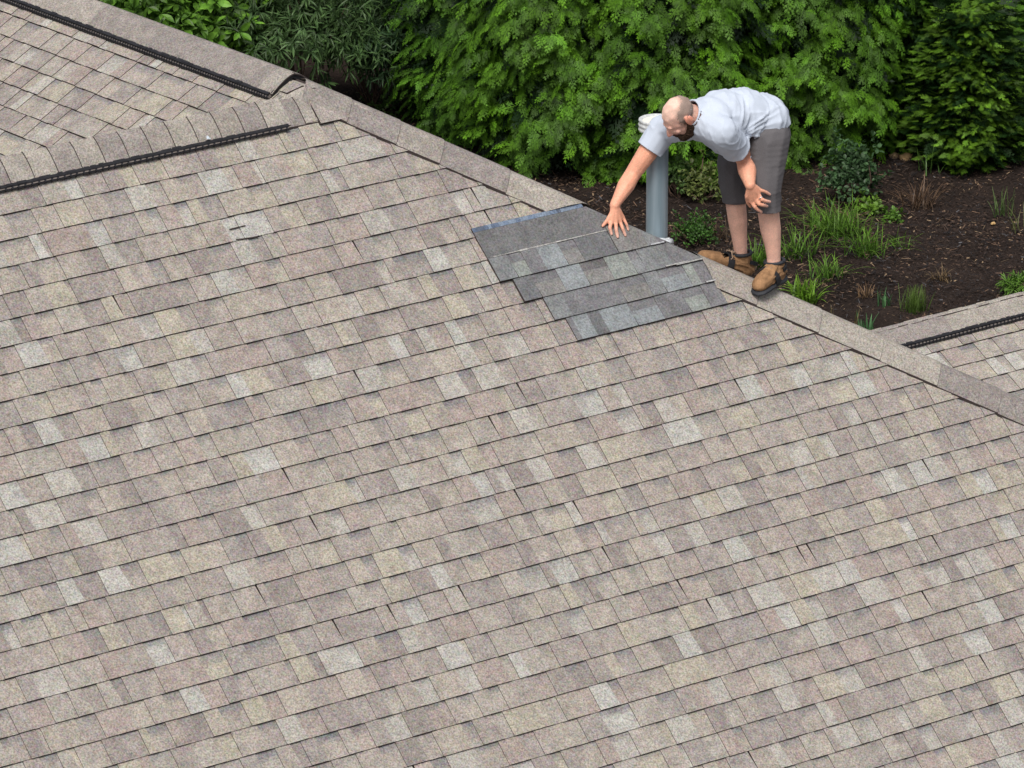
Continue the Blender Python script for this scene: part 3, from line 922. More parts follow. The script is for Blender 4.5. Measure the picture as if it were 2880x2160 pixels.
def grass(name, label, x, y, nbl, L, spread, cin, ctip, seed, group=None, wd=.0048, cat='grass', arch=1.):
    rs_ = np.random.RandomState(seed)
    g_ = on_ground(x, y)
    th = rs_.uniform(0, 2 * math.pi, nbl); lean = rs_.uniform(.1, 1., nbl) * spread; L = L * 1.2; ln_ = L * rs_.uniform(.55, 1.1, nbl)
    base = g_[None] + np.stack([rs_.normal(0, .18 * L, nbl), rs_.normal(0, .18 * L, nbl), np.zeros(nbl)], 1)
    nseg = 6
    VV, CC = [], []
    o = np.stack([np.cos(th), np.sin(th), np.zeros(nbl)], 1); sd_ = np.stack([-np.sin(th), np.cos(th), np.zeros(nbl)], 1)
    def pt_(f):
        hor = lean * ln_ * 1.35 * f ** 1.35
        ver = ln_ * (f * (1 - .25 * lean) - arch * .55 * lean * f ** 3)
        return base + o * hor[:, None] + V(0, 0, 1) * ver[:, None]
    for i in range(nseg):
        f0, f1 = i / nseg, (i + 1) / nseg
        w0, w1 = wd * (1 - f0 ** 2) + .0005, wd * (1 - f1 ** 2) + .0005
        a, b = pt_(f0), pt_(f1)
        VV.append(np.stack([a - sd_ * w0, a + sd_ * w0, b + sd_ * w1, b - sd_ * w1], 1))
        t = (f0 + f1) / 2
        col = (np.array(cin) * (1 - t) + np.array(ctip) * t)[None] * rs_.uniform(.7, 1.25, (nbl, 1))
        CC.append(col)
    X = np.concatenate(VV).reshape(-1, 3)
    o_ = np_mesh(name, X, np.arange(len(X)).reshape(-1, 4), np.concatenate(CC), M_LEAF)
    return tag(o_, label, cat, group)
GA, GB_ = (.045, .11, .015), (.14, .27, .03)
DR, DR2 = (.12, .08, .04), (.24, .17, .10)
GG_ = 'green grass clumps on the mulch'
grass('grass_clump', 'large arching grass clump on the mulch, topmost of the grass clumps', 1815, 520, 150, .36, .85, GA, GB_, 51, GG_)
grass('grass_clump', 'arching grass clump touching the right side of the large topmost one', 1868, 560, 100, .32, .9, GA, GB_, 52, GG_)
grass('grass_clump', "sparse arching grass clump just right of the man's near calf", 1728, 560, 75, .3, .8, GA, GB_, 53, GG_)
grass('grass_clump', 'low grass clump between the near boot and the big arching clumps', 1790, 608, 70, .24, .8, GA, GB_, 54, GG_)
grass('grass_clump', 'bright yellow green grass clump right beside the near boot', 1742, 655, 100, .22, .8, (.08, .17, .015), (.17, .32, .03), 55, GG_, wd=.008)
grass('grass_clump', 'loose weedy grass under the bluish shrub, left of the largest clump', 1765, 495, 60, .24, .9, GA, GB_, 70, GG_)
grass('grass_clump', 'small grass tuft right of the arching clumps', 1948, 540, 22, .18, .8, GA, GB_, 56, GG_)
grass('grass_clump', 'fine upright feathery green clump above where the lower ridge begins', 1975, 680, 160, .20, .38, (.06, .11, .02), (.12, .19, .04), 57, GG_, wd=.0025, arch=.3)
grass('grass_clump', 'blue green broad blades left of the feathery clump', 1912, 672, 12, .20, .35, (.06, .15, .06), (.12, .25, .10), 58, GG_, wd=.012)
grass('grass_clump', 'small blue green sprout on the mulch just above the hip', 1868, 722, 10, .16, .4, (.05, .13, .05), (.10, .22, .09), 59, GG_, wd=.011)
grass('grass_clump', 'grass behind the ankles between the two boots', 1640, 575, 70, .22, .7, GA, GB_, 60, GG_)
grass('grass_clump', 'long thin weed blades under the fine leaved evergreens', 2010, 372, 14, .24, .6, (.07, .15, .03), (.13, .25, .05), 61, GG_)
grass('grass_clump', 'pale green weed at the right of the mulch bed near the picture edge', 2165, 465, 18, .22, .5, (.06, .10, .03), (.12, .18, .06), 62, GG_, wd=.005)
grass('grass_clump', 'dull green stalk at the far right edge of the mulch', 2205, 500, 12, .22, .5, (.08, .09, .03), (.14, .14, .05), 63, GG_, wd=.004)
DG = 'dead brown grass tufts on the mulch'
grass('dead_grass', 'dry tan tuft right of the feathery green clump', 2035, 610, 40, .15, .9, DR, DR2, 64, DG, wd=.004)
grass('dead_grass', 'dry brown tuft left of the blue green blades', 1872, 650, 30, .16, .9, DR, (.2, .12, .07), 65, DG, wd=.004)
grass('dead_grass', 'long dry brown stalks hanging above the right part of the bed', 1985, 450, 70, .26, 1., (.08, .05, .03), (.15, .09, .055), 66, DG, wd=.0035)
grass('dead_grass', 'thin upright brown stalk just above the hip', 1838, 715, 6, .28, .25, (.12, .08, .04), (.16, .15, .06), 67, DG, wd=.006)
grass('dead_grass', 'dry stalks behind the rounded shrub by the pipe', 1555, 520, 26, .22, .8, (.08, .05, .03), (.13, .09, .05), 68, DG, wd=.0035)

def stone(label, x, y, rx, col, seed, name='stone', grp='tan stones under the evergreens'):
    bm = bmesh.new(); bmesh.ops.create_icosphere(bm, subdivisions=3, radius=1)
    for v in bm.verts:
        k = 1 + .28 * noise.noise(v.co * 1.3 + Vector((seed, 0, 0)))
        v.co = Vector((v.co.x * rx * k, v.co.y * rx * .8 * k, v.co.z * rx * .55 * k))
    me = bpy.data.meshes.new(name); bm.to_mesh(me); bm.free()
    me.materials.append(mat_speck('stone_face', scale=30, lo=.8, hi=1.2, attr=False, col=col))
    me.polygons.foreach_set('use_smooth', [True] * len(me.polygons))
    o = link(name, me); o.location = Vector(on_ground(x, y) + V(0, 0, rx * .25))
    return tag(o, label, 'stone', grp)
stone('largest tan stone, in the middle of the row under the fine leaved evergreens', 1958, 343, .065, (.30, .2, .10), 1)
stone('tan stone at the right end of the row under the evergreens', 1985, 345, .055, (.32, .21, .12), 2)
stone('half hidden tan stone at the left of the row under the evergreens', 1932, 340, .05, (.22, .16, .09), 3)
stone('small brown stone behind the row of tan stones', 1992, 322, .04, (.2, .13, .07), 4)
stone('tiny pale orange pebble lying alone far right on the black mulch', 2145, 484, .022, (.5, .33, .15), 5, name='pebble', grp='tan stones under the evergreens')
# ------------------------------------------------------------------ vent pipe
pb = at(1418.5, 517, .12)
pipe = empty('vent_pipe', pb - V(0, 0, .05), 'tall galvanised metal vent pipe with a round cap, behind the kneeling hand', 'vent pipe')
pipe['label'] = 'tall grey metal vent pipe with a flat round cap, rising behind the hip'
def galv(name):
    m, nt, b = mat_new(name)
    N, L = nt.nodes, nt.links
    tc = N.new('ShaderNodeTexCoord'); mp = N.new('ShaderNodeMapping'); mp.inputs['Scale'].default_value = (16, 16, 1.0)
    n = N.new('ShaderNodeTexNoise'); n.inputs['Scale'].default_value = 1.5; n.inputs['Detail'].default_value = 6
    L.new(tc.outputs['Object'], mp.inputs[0]); L.new(mp.outputs[0], n.inputs['Vector'])
    cr = N.new('ShaderNodeValToRGB'); e = cr.color_ramp.elements
    e[0].position = .32; e[0].color = (.27, .36, .42, 1); e[1].position = .7; e[1].color = (.40, .50, .57, 1)
    L.new(n.outputs['Fac'], cr.inputs[0]); L.new(cr.outputs[0], b.inputs['Base Color'])
    b.inputs['Metallic'].default_value = .45; b.inputs['Roughness'].default_value = .42
    return m
M_GALV = galv('galvanised')
M_GALV2 = mat_plain('weathered_metal', (.56, .58, .58), .5, metal=.15, nz=.25, scale=60)
def lathe(name, base, prof, mat, parent, n=40, jit=0):
    mb = MB(); P = []
    for z, r in prof:
        for k in range(n):
            a = 2 * math.pi * k / n
            rr = r * (1 + jit * noise.noise(Vector((math.cos(a) * 2, math.sin(a) * 2, z * 30))))
            P.append(base + V(rr * math.cos(a), rr * math.sin(a), z + jit * .02 * noise.noise(Vector((math.cos(a) * 3, math.sin(a) * 3, r * 20)))))
    F = []
    for i in range(len(prof) - 1):
        for k in range(n):
            F.append((i * n + k, i * n + (k + 1) % n, (i + 1) * n + (k + 1) % n, (i + 1) * n + k))
    mb.add(P, F)
    return mb.build(name, mat, parent, smooth=True)
hp = (at(1418.5, 262, .12) - pb)[2]
lathe('pipe', pb, [(-.12, .0585), (.0, .0585), (hp, .0586)], M_GALV, pipe)
mb = MB()   # the long seam of the pipe
sa_ = -GF * .0585 * .97 + GR * .0585 * .22
mb.box(pb + sa_ + V(0, 0, hp * .5), GR * .0022, V(0, 0, hp * .5), GF * .0015)
mb.build('seam', M_GALV, pipe)
ct_ = pb + V(0, 0, hp - .045)
R_C = .104
cap = lathe('pipe_cap', ct_, [(-.012, .058), (-.006, R_C * .93), (-.004, R_C * .97), (.004, R_C), (.008, R_C * .985), (.014, R_C * .96), (.022, R_C * .965), (.026, R_C), (.032, R_C), (.036, R_C * .965), (.046, R_C * .96),
                             (.05, R_C * .99), (.058, R_C * .985), (.060, R_C * .95), (.056, R_C * .86), (.050, R_C * .80)], M_GALV2, pipe)
lathe('cap_top', ct_, [(.050, R_C * .80), (.0505, R_C * .5), (.0505, .001)], mat_plain('chalky_metal', (.74, .72, .66), .6, nz=.06), pipe)
lathe('flashing', pb, [(-.10, .16), (-.045, .10), (-.02, .082), (.0, .070), (.012, .064), (.016, .060)], mat_plain('sealant', (.55, .57, .58), .55, nz=.35, scale=25), pipe, jit=.28)
mb = MB()
q = on_plane(1447, 519, P1, .02)
mb.tube([at(1398, 511, .02), at(1418, 520, -.0), at(1440, 525, .0), at(1451, 521, .03)], [.012, .02, .026, .016], 8)
mb.build('sealant_bead', mat_plain('sealant_grey', (.5, .53, .56), .6, nz=.4, scale=40), pipe, smooth=True)

# ------------------------------------------------------------------ person
def ico(sub=2):
    bm = bmesh.new(); bmesh.ops.create_icosphere(bm, subdivisions=sub, radius=1)
    v = np.array([tuple(x.co) for x in bm.verts]); f = np.array([[x.index for x in y.verts] for y in bm.faces]); bm.free()
    return v, f
IV, IF = ico(2)
class Blob:
    def __init__(s): s.b = []
    def ell(s, c, rad, B=None):
        rad = V(rad, rad, rad) if np.isscalar(rad) else V(*rad)
        B = np.eye(3) if B is None else np.array(B)
        s.b.append((V(*c), B * rad[:, None]))
    def chain(s, pts, rads, step=.3):
        for (p, q, r0, r1) in zip(pts[:-1], pts[1:], rads[:-1], rads[1:]):
            L = np.linalg.norm(q - p); n = max(2, int(L / (min(r0, r1) * step)) + 1)
            for i in range(n + 1):
                f = i / n; s.ell(p + (q - p) * f, r0 + (r1 - r0) * f)
    def mesh(s, name, voxel, smooth, mats, parent=None, cuts=(), disp=None, colf=None, sf=.5, solid=0):
        VV, FF = [], []; k = 0
        for c, B in s.b:
            VV.append(IV @ B + c); FF.append(IF + k); k += len(IV)
        me = bpy.data.meshes.new(name)
        me.from_pydata(np.concatenate(VV).tolist(), [], np.concatenate(FF).tolist())
        tmp = bpy.data.objects.new('tmp', me); sc.collection.objects.link(tmp)
        m = tmp.modifiers.new('r', 'REMESH'); m.mode = 'VOXEL'; m.voxel_size = voxel; m.adaptivity = 0
        if smooth:
            m = tmp.modifiers.new('s', 'SMOOTH'); m.factor = sf; m.iterations = smooth
        dg = bpy.context.evaluated_depsgraph_get(); dg.update()
        out = bpy.data.meshes.new_from_object(tmp.evaluated_get(dg))
        bpy.data.objects.remove(tmp)
        out.name = name
        if disp:
            n = len(out.vertices); co = np.empty(n * 3); no = np.empty(n * 3)
            out.vertices.foreach_get('co', co); out.vertices.foreach_get('normal', no)
            co = co.reshape(-1, 3); no = no.reshape(-1, 3)
            co = disp(co, no); out.vertices.foreach_set('co', co.ravel())
        if cuts:
            bm = bmesh.new(); bm.from_mesh(out)
            for (pc, nrm, rad) in cuts:
                pcv = Vector(pc)
                gm = [f for f in bm.faces if (f.calc_center_median() - pcv).length < rad]
                vs = set(v for f in gm for v in f.verts); es = set(e for f in gm for e in f.edges)
                bmesh.ops.bisect_plane(bm, geom=list(vs) + list(es) + gm, plane_co=pcv, plane_no=Vector(nrm), clear_outer=True)
            bm.to_mesh(out); bm.free()
        n = len(out.vertices); co = np.empty(n * 3); out.vertices.foreach_get('co', co); co = co.reshape(-1, 3)
        ca = out.color_attributes.new('Col', 'FLOAT_COLOR', 'POINT')
        cc = np.ones((n, 4)); cc[:, :3] = colf(co) if colf else .5
        ca.data.foreach_set('color', cc.ravel())
        out.materials.clear()
        for mm in (mats if isinstance(mats, (list, tuple)) else [mats]): out.materials.append(mm)
        out.polygons.foreach_set('use_smooth', [True] * len(out.polygons))
        o = link(name, out, parent)
        if solid:
            sm = o.modifiers.new('thick', 'SOLIDIFY'); sm.thickness = solid; sm.offset = -1
        return o

def mat_skin():
    m = mat_speck('skin', scale=150, lo=.84, hi=1.13, rough=.55, big=16, bigamp=.11, spec=.35)
    b = m.node_tree.nodes['Principled BSDF']
    b.inputs['Subsurface Weight'].default_value = .12
    b.inputs['Subsurface Radius'].default_value = (.01, .004, .002)
    return m
M_SKIN = mat_skin()
M_SHIRT = mat_speck('shirt_cotton', scale=220, lo=.93, hi=1.06, rough=.95, big=7, bigamp=.04, attr=False, col=(.50, .555, .65))
M_SHORTS = mat_speck('shorts_cloth', scale=200, lo=.85, hi=1.12, rough=.95, big=8, bigamp=.08, attr=False, col=(.118, .112, .118))
M_BOOT = mat_speck('boot_nubuck', scale=45, lo=.72, hi=1.2, rough=.9, big=16, bigamp=.22, attr=False, col=(.29, .165, .085), bump=.3)
M_SOLE = mat_plain('rubber', (.022, .024, .03), .7, nz=.2)
M_STRAP = mat_plain('webbing', (.012, .012, .015), .7, nz=.3)
M_LACE = mat_plain('lace', (.30, .21, .15), .9, nz=.3)
M_BEARD = mat_speck('beard_hair', scale=260, lo=.4, hi=1.8, rough=.9, big=30, bigamp=.25, attr=False, col=(.045, .027, .018), bump=.8)
M_STUB = mat_speck('stubble', scale=300, lo=.7, hi=1.3, rough=.9, big=30, bigamp=.1, attr=False, col=(.30, .225, .19))

root = at(1640, 600, .12)
person = empty('person', root, 'bald bearded man in pale blue t-shirt and grey shorts bending over to press a shingle', 'person')

pelN, pelF = at(1657, 296, .07), at(1618, 272, .26)
knN, knF = at(1656, 428, -.01), at(1586, 408, .23)
anN, anF = at(1671, 556, .045), at(1600, 545, .25)
pel = at(1640, 276, .16); mid = at(1592, 262, .09); che = at(1540, 258, .0); nkb = at(1508, 252, -.07)
shN, shF = at(1560, 286, -.19), at(1432, 280, .05)
elN, elF = at(1609, 342, .03), at(1366, 377, .0)
wrN = at(1620, 400, -.145)
# far hand on the shingle
kt = dict(ix=(1321, 477, 1317, 492, 1321, 506), md=(1330, 480, 1331, 497, 1334, 512), rg=(1339, 478, 1345, 494, 1351, 509), pk=(1346, 471, 1353, 484, 1357, 497))
def opb(x, y, h): return on_plane(x, y, P1, h)
hk = opb(1331, 480, .055); bk = float((hk - H0) @ GF)
wrF = at(1327, 444, bk + .03)
hc = at(1466, 247, -.14)
def dirv(r_, c_, z_):
    v = GR * r_ - GF * c_ + V(0, 0, 1) * z_
    return v / np.linalg.norm(v)
HF = dirv(-.62, .22, -.75); HU = dirv(-.55, .50, .67); HU = HU - HF * (HU @ HF); HU /= np.linalg.norm(HU); HLv = np.cross(HU, HF)
HB = np.array([HLv, HF, HU])
def hd_(l, f, u): return hc + (HLv * l + HF * f + HU * u) * 1.05
sk = Blob()
# trunk and neck
sk.chain([pel, mid, che, nkb], [.11, .12, .11, .06]); sk.chain([nkb, hd_(0, -.035, -.05)], [.062, .056])
sk.chain([nkb, shN], [.06, .058]); sk.chain([nkb, shF], [.06, .058])
# legs
sk.chain([pelN, (pelN + knN) / 2, knN, at(1664, 492, .03), at(1669, 530, .04), anN, at(1672, 585, .045)], [.11, .09, .062, .059, .045, .039, .04])
sk.chain([pelF, (pelF + knF) / 2, knF, at(1593, 475, .23), at(1597, 515, .24), anF, at(1603, 575, .25)], [.11, .09, .060, .055, .043, .037, .04])
# arms
sk.chain([shF, (shF + elF) / 2, elF, elF + (wrF - elF) * .35, wrF + (elF - wrF) * .25, wrF], [.062, .056, .045, .048, .034, .027])
sk.chain([shN, (shN + elN) / 2, elN, elN + (wrN - elN) * .4, wrN], [.062, .058, .05, .053, .0285])
# far hand: palm and fingers
kF = {k: opb(v[0], v[1], .05) for k, v in kt.items()}
palm = (wrF + kF['md']) / 2
for k, rr in (('ix', .0125), ('md', .013), ('rg', .0125), ('pk', .011)):
    sk.chain([wrF, kF[k]], [.023, rr * 1.12])
for k, rr in (('ix', .0105), ('md', .0108), ('rg', .0102), ('pk', .0092)):
    v = kt[k]
    sk.chain([kF[k], opb(v[2], v[3], .044), opb((v[2] + v[4]) / 2, (v[3] + v[5]) / 2, .034), opb(v[4], v[5], .028)], [rr * 1.12, rr, rr * .95, rr * .82])
sk.chain([wrF + (kF['ix'] - wrF) * .3, opb(1312, 476, .045), opb(1307, 482, .034), opb(1302, 488, .027)], [.015, .0115, .0105, .009])
# near hand resting on the knee
hb0 = -.125
fN = dict(pk=[(1637, 408, -0.122), (1647, 412, -0.122), (1655, 415, -0.112), (1663, 420, -0.097)], rg=[(1638, 420, -0.127), (1646, 431, -0.137), (1654, 434, -0.127), (1663, 436, -0.107)],
          md=[(1631, 430, -0.127), (1640, 441, -0.137), (1648, 443, -0.127), (1657, 445, -0.107)], ix=[(1623, 435, -0.122), (1630, 447, -0.132), (1637, 453, -0.122), (1645, 458, -0.102)])
for k, rr in (('pk', .0100), ('rg', .0107), ('md', .0110), ('ix', .0107)):
    pts = [at(*q) for q in fN[k]]
    sk.chain([wrN, pts[0]], [.024, .0145])
    sk.chain(pts, [rr * 1.15, rr, rr * .95, rr * .82])
sk.chain([wrN + (at(1617, 425, -.15) - wrN) * .2, at(1614, 424, -.13), at(1615, 437, -.10), at(1621, 446, -.085)], [.018, .015, .011, .009])
# head
sk.ell(hd_(0, -.005, .018), (.074, .094, .086), HB)
sk.ell(hd_(0, .028, -.052), (.056, .062, .072), HB)
sk.ell(hd_(0, .03, .0), (.064, .063, .07), HB)
sk.ell(hd_(0, .068, -.028), (.046, .032, .040), HB)
sk.ell(hd_(0, .088, -.03), (.016, .018, .026), HB)
sk.ell(hd_(0, .082, .012), (.042, .012, .011), HB)
sk.chain([hd_(0, .090, -.002), hd_(0, .104, -.022), hd_(0, .112, -.038)], [.0085, .0105, .0125])
for sgn in (-1, 1):
    sk.ell(hd_(.010 * sgn, .100, -.040), (.0085, .0095, .008), HB)
    sk.ell(hd_(.034 * sgn, .066, -.032), (.022, .018, .018), HB)          # cheek
    sk.ell(hd_(.080 * sgn, -.008, -.010), (.012, .022, .034), HB)        # ear
    sk.ell(hd_(.087 * sgn, -.018, -.002), (.010, .017, .029), HB)
    sk.ell(hd_(.077 * sgn, .0, -.034), (.008, .010, .011), HB)
sk.ell(hd_(0, .090, -.066), (.024, .010, .006), HB)
sk.ell(hd_(0, .088, -.078), (.022, .010, .007), HB)

def skin_col(co):
    n = len(co); c = np.tile(V(.74, .355, .235), (n, 1))
    z = co[:, 2]
    leg = (co - pel) @ V(0, 0, 1) < -.33
    nearleg = np.minimum(np.linalg.norm(co - anN, axis=1), np.linalg.norm(co - anF, axis=1)) < .40
    c[leg & nearleg & (np.linalg.norm(co - wrN, axis=1) > .22)] = V(.76, .455, .355)
    q = co - hc; l, f, u = q @ HLv, q @ HF, q @ HU
    hd__ = (np.linalg.norm(q, axis=1) < .16)
    def mix(mask, col, k=1.):
        m = np.clip(mask, 0, 1)[:, None] * k
        return c * (1 - m) + V(*col) * m
    c = mix(hd__ * 1., (.76, .45, .36))
    c = mix(hd__ * np.clip((u - .03) / .05, 0, 1), (.80, .55, .45), .8)
    c = mix(hd__ * np.exp(-((f - .115) ** 2 + (u + .036) ** 2 + l ** 2) / .02 ** 2), (.66, .27, .21), .8)
    c = mix(hd__ * (np.abs(l) > .072) * (u < .03), (.62, .24, .16), .8)
    c = mix(hd__ * np.exp(-((f - .085) ** 2 / .02 ** 2 + (u - .002) ** 2 / .006 ** 2)) * (np.abs(l) > .012) * (np.abs(l) < .045), (.40, .2, .15), .6)
    c = mix(hd__ * np.exp(-((f - .1) ** 2 / .03 ** 2 + (u + .072) ** 2 / .004 ** 2)) * (np.abs(l) < .024), (.25, .07, .06), .9)
    e1 = (np.abs(l) < .071) * np.clip((.045 - f) / .03, 0, 1) * np.clip((((l / .060) ** 2 + ((f - .03) / .10) ** 2) - .72) / .3, 0, 1) * np.clip((u + .06) / .03, 0, 1)
    c = mix(hd__ * e1 * (u > -.05), (.42, .29, .235), .75)
    # paler fingers, redder elbows, darker patch on the near upper arm
    for k in ('ix', 'md', 'rg', 'pk'):
        for tipp in (opb(kt[k][4], kt[k][5], .027), at(*fN[k][3])):
            c = mix(np.exp(-(np.linalg.norm(co - tipp, axis=1) / .035) ** 2), (.68, .42, .35), .7)
    c = mix(np.exp(-(np.linalg.norm(co - (elN + dirv(.3, .2, .8) * .03), axis=1) / .05) ** 2), (.50, .19, .13), .6)
    c = mix(np.exp(-(np.linalg.norm(co - at(1608, 325, -.06), axis=1) / .045) ** 2), (.22, .15, .14), .75)
    return c
body = sk.mesh('body', .0045, 5, M_SKIN, person, colf=skin_col)

# hair: clipped horseshoe cut from the head surface, 2.5 mm proud of it
me = body.data; n = len(me.vertices)
co = np.empty(n * 3); no = np.empty(n * 3); me.vertices.foreach_get('co', co); me.vertices.foreach_get('normal', no)
co = co.reshape(-1, 3); no = no.reshape(-1, 3)
q = co - hc; l, f, u = q @ HLv, q @ HF, q @ HU
wob = np.array([noise.noise(Vector(tuple(x * 55))) for x in q]) * .008 if n < 400000 else 0
rr_ = np.random.RandomState(5).uniform(-1, 1, n)
wob = wob + rr_ * .012
hm = (np.linalg.norm(q, axis=1) < .14) & (u > -.045 - .3 * np.minimum(f, 0)) & (f + wob < .035 - .25 * np.clip(-u, 0, 1)) & (((l / .060) ** 2 + ((f - .03) / .10) ** 2 + wob * 12 > 1) | (u < .02)) & ~((np.abs(l) > .0705) & (f > -.03) & (f < .016) & (u < .022) & (u > -.05))
keep = [p for p in me.polygons if all(hm[v] for v in p.vertices)]
ids = sorted({v for p in keep for v in p.vertices}); mp_ = {v: i for i, v in enumerate(ids)}
hv = co[ids] + no[ids] * .0013
hme = bpy.data.meshes.new('hair'); hme.from_pydata(hv.tolist(), [], [[mp_[v] for v in p.vertices] for p in keep])
hme.materials.append(M_STUB); hme.polygons.foreach_set('use_smooth', [True] * len(hme.polygons))
link('hair', hme, person)
bd = Blob()
for sgn in (-1, 1):
    bd.chain([hd_(.073 * sgn, .010, -.030), hd_(.066 * sgn, .014, -.062), hd_(.048 * sgn, .036, -.095), hd_(.0, .062, -.118)], [.010, .019, .026, .033])
    bd.chain([hd_(.030 * sgn, .082, -.072), hd_(.026 * sgn, .082, -.095)], [.009, .016])
    bd.chain([hd_(.006 * sgn, .098, -.058), hd_(.028 * sgn, .088, -.066)], [.006, .006])
bd.ell(hd_(0, .07, -.112), (.034, .026, .030), HB)
bd.mesh('beard', .004, 2, M_BEARD, person, disp=lambda co, no: co + no * (np.array([noise.noise(Vector(tuple(x * 120))) for x in co]) * .006)[:, None])
# t-shirt
A_ = (pel - nkb); A_ /= np.linalg.norm(A_)
S_ = shN - shF; S_ -= A_ * (S_ @ A_); S_ /= np.linalg.norm(S_)
D_ = np.cross(A_, S_)
if D_[2] < 0: D_ = -D_
TB = np.array([A_, S_, D_])
sh = Blob()
sh.ell(at(1640, 263, .15), (.160, .186, .160), TB)
sh.ell(at(1600, 256, .10), (.16, .185, .172), TB)
sh.ell(at(1560, 258, .03), (.15, .18, .165), TB)
sh.ell(at(1530, 258, -.03), (.11, .17, .130), TB)
sh.ell(at(1575, 285, .06), (.15, .15, .135), TB)
nc = nkb + (hd_(0, -.035, -.05) - nkb) * .85; nd = (hd_(0, -.035, -.05) - nkb); nd /= np.linalg.norm(nd)
sh.chain([nkb, nc + nd * .03], [.098, .076])
sh.chain([nkb - V(0, 0, .01), shN], [.100, .084]); sh.chain([nkb - V(0, 0, .02), shF], [.100, .080])
nAN = (elN - shN) / np.linalg.norm(elN - shN); nAF = (elF - shF) / np.linalg.norm(elF - shF)
hemN = shN + (elN - shN) * .60; hemF = shF + (elF - shF) * .44
sh.chain([shN, hemN + nAN * .03], [.084, .083]); sh.chain([shF, hemF + nAF * .03], [.082, .074])
hemP = at(1664, 305, .10)
hemn = dirv(.70, .10, -.78)
armpit = at(1598, 292, -.05)
waist = at(1640, 292, -.02)
def shirt_disp(co, no):
    d = np.zeros(len(co))
    for i, x in enumerate(co):
        a, s_, dd = (x - nkb) @ A_, (x - nkb) @ S_, (x - nkb) @ D_
        # broad soft drape, long folds fanning from the armpit to the waist, small creases at sleeves
        d[i] += .006 * noise.noise(Vector((a * 7, s_ * 6, dd * 6)))
        v = x - armpit; rr = np.linalg.norm(v)
        da = x - shN; al_ = da @ nAN; dr_ = np.linalg.norm(da - nAN * al_)
        sleeve = al_ > .02 and dr_ < .10
        if rr < .34 and not sleeve:
            px = v @ GR; pz = v[2]
            ang = math.atan2(pz, px)
            k = 1 - abs(2 * ((ang * 3.1 + 1.2 * noise.noise(Vector((rr * 6, ang * 2, 1)))) % 1) - 1)
            d[i] += .0085 * (k ** 2 - .35) * math.exp(-((rr - .13) / .10) ** 2) * (1 if px > -.03 else .4)
        k2 = 1 - abs(noise.noise(Vector((a * 16, s_ * 3.5, dd * 5 + 4)))) * 2.4
        d[i] += .006 * max(0, k2) ** 3 * min(1, max(0, a + .05) * 3)
        k3 = 1 - abs(noise.noise(Vector((a * 5 + 9, s_ * 18, dd * 9)))) * 2.6
        d[i] += .004 * max(0, k3) ** 3
    return co + no * d[:, None]
nAN = (elN - shN) / np.linalg.norm(elN - shN); nAF = (elF - shF) / np.linalg.norm(elF - shF)
shirt = sh.mesh('t_shirt', .007, 9, M_SHIRT, person, disp=shirt_disp, cuts=[(hemN, nAN, .105), (hemF, nAF, .12), (hemP, hemn, .6), (nc, nd, .085)], solid=.004)
# neckline rib
mb = MB()
ua = np.cross(nd, V(0, 0, 1)); ua /= np.linalg.norm(ua); ub = np.cross(nd, ua)
mb.tube([nc + (ua * math.cos(a) + ub * math.sin(a)) * .076 for a in np.linspace(0, 2 * math.pi, 25)], .006, 6, cap=False)
mb.build('collar', M_SHIRT, person, smooth=True)

# shorts
st_ = Blob()
st_.ell(at(1642, 287, .16), (.135, .150, .14), TB)
st_.ell(at(1662, 290, .12), .118)
st_.chain([pelN + V(0, 0, -.01), at(1654, 360, .03), at(1652, 410, -.005), at(1653, 446, -.005), at(1655, 475, -.0)], [.128, .106, .092, .086, .088])
st_.ell(at(1674, 428, .01), (.04, .04, .05))
st_.chain([pelF + V(0, 0, -.02), at(1585, 352, .24), at(1582, 400, .23), at(1589, 436, .23), at(1592, 465, .23)], [.122, .095, .078, .068, .068])
def shorts_disp(co, no):
    d = np.array([.006 * (max(0, 1 - abs(noise.noise(Vector((x @ GR * 7, x @ GF * 7, x[2] * 9)))) * 2.6) ** 2 - .3) * (1.25 if (x - H0) @ GF > .14 else .45) + .004 * noise.noise(Vector(tuple(x * 9))) for x in co])
    return co + no * d[:, None]
tN = knN * 0 + (at(1656, 480, 0) - at(1652, 410, 0)); tN /= np.linalg.norm(tN)
st_.mesh('shorts', .006, 5, M_SHORTS, person, disp=shorts_disp, cuts=[(at(1653, 450, .0), dirv(-.05, -.05, -1), .2), (at(1589, 436, .23), dirv(.0, .05, -1), .15)], solid=.004)
mb = MB()
for (c_, r_, dd_) in ((at(1653, 450, .0) + V(0, 0, .02), .0, 0),):
    pass

# ring
rc = (at(*fN['rg'][0]) * .35 + at(*fN['rg'][1]) * .65); rx = at(*fN['rg'][1]) - at(*fN['rg'][0]); rx /= np.linalg.norm(rx)
ra = np.cross(rx, V(0, 0, 1)); ra /= np.linalg.norm(ra); rb = np.cross(rx, ra)
mb = MB(); mb.tube([rc + (ra * math.cos(a) + rb * math.sin(a)) * .0115 for a in np.linspace(0, 2 * math.pi, 17)], .0028, 6, cap=False)
mb.build('ring', mat_plain('silver', (.8, .8, .82), .25, metal=.9), person, smooth=True)

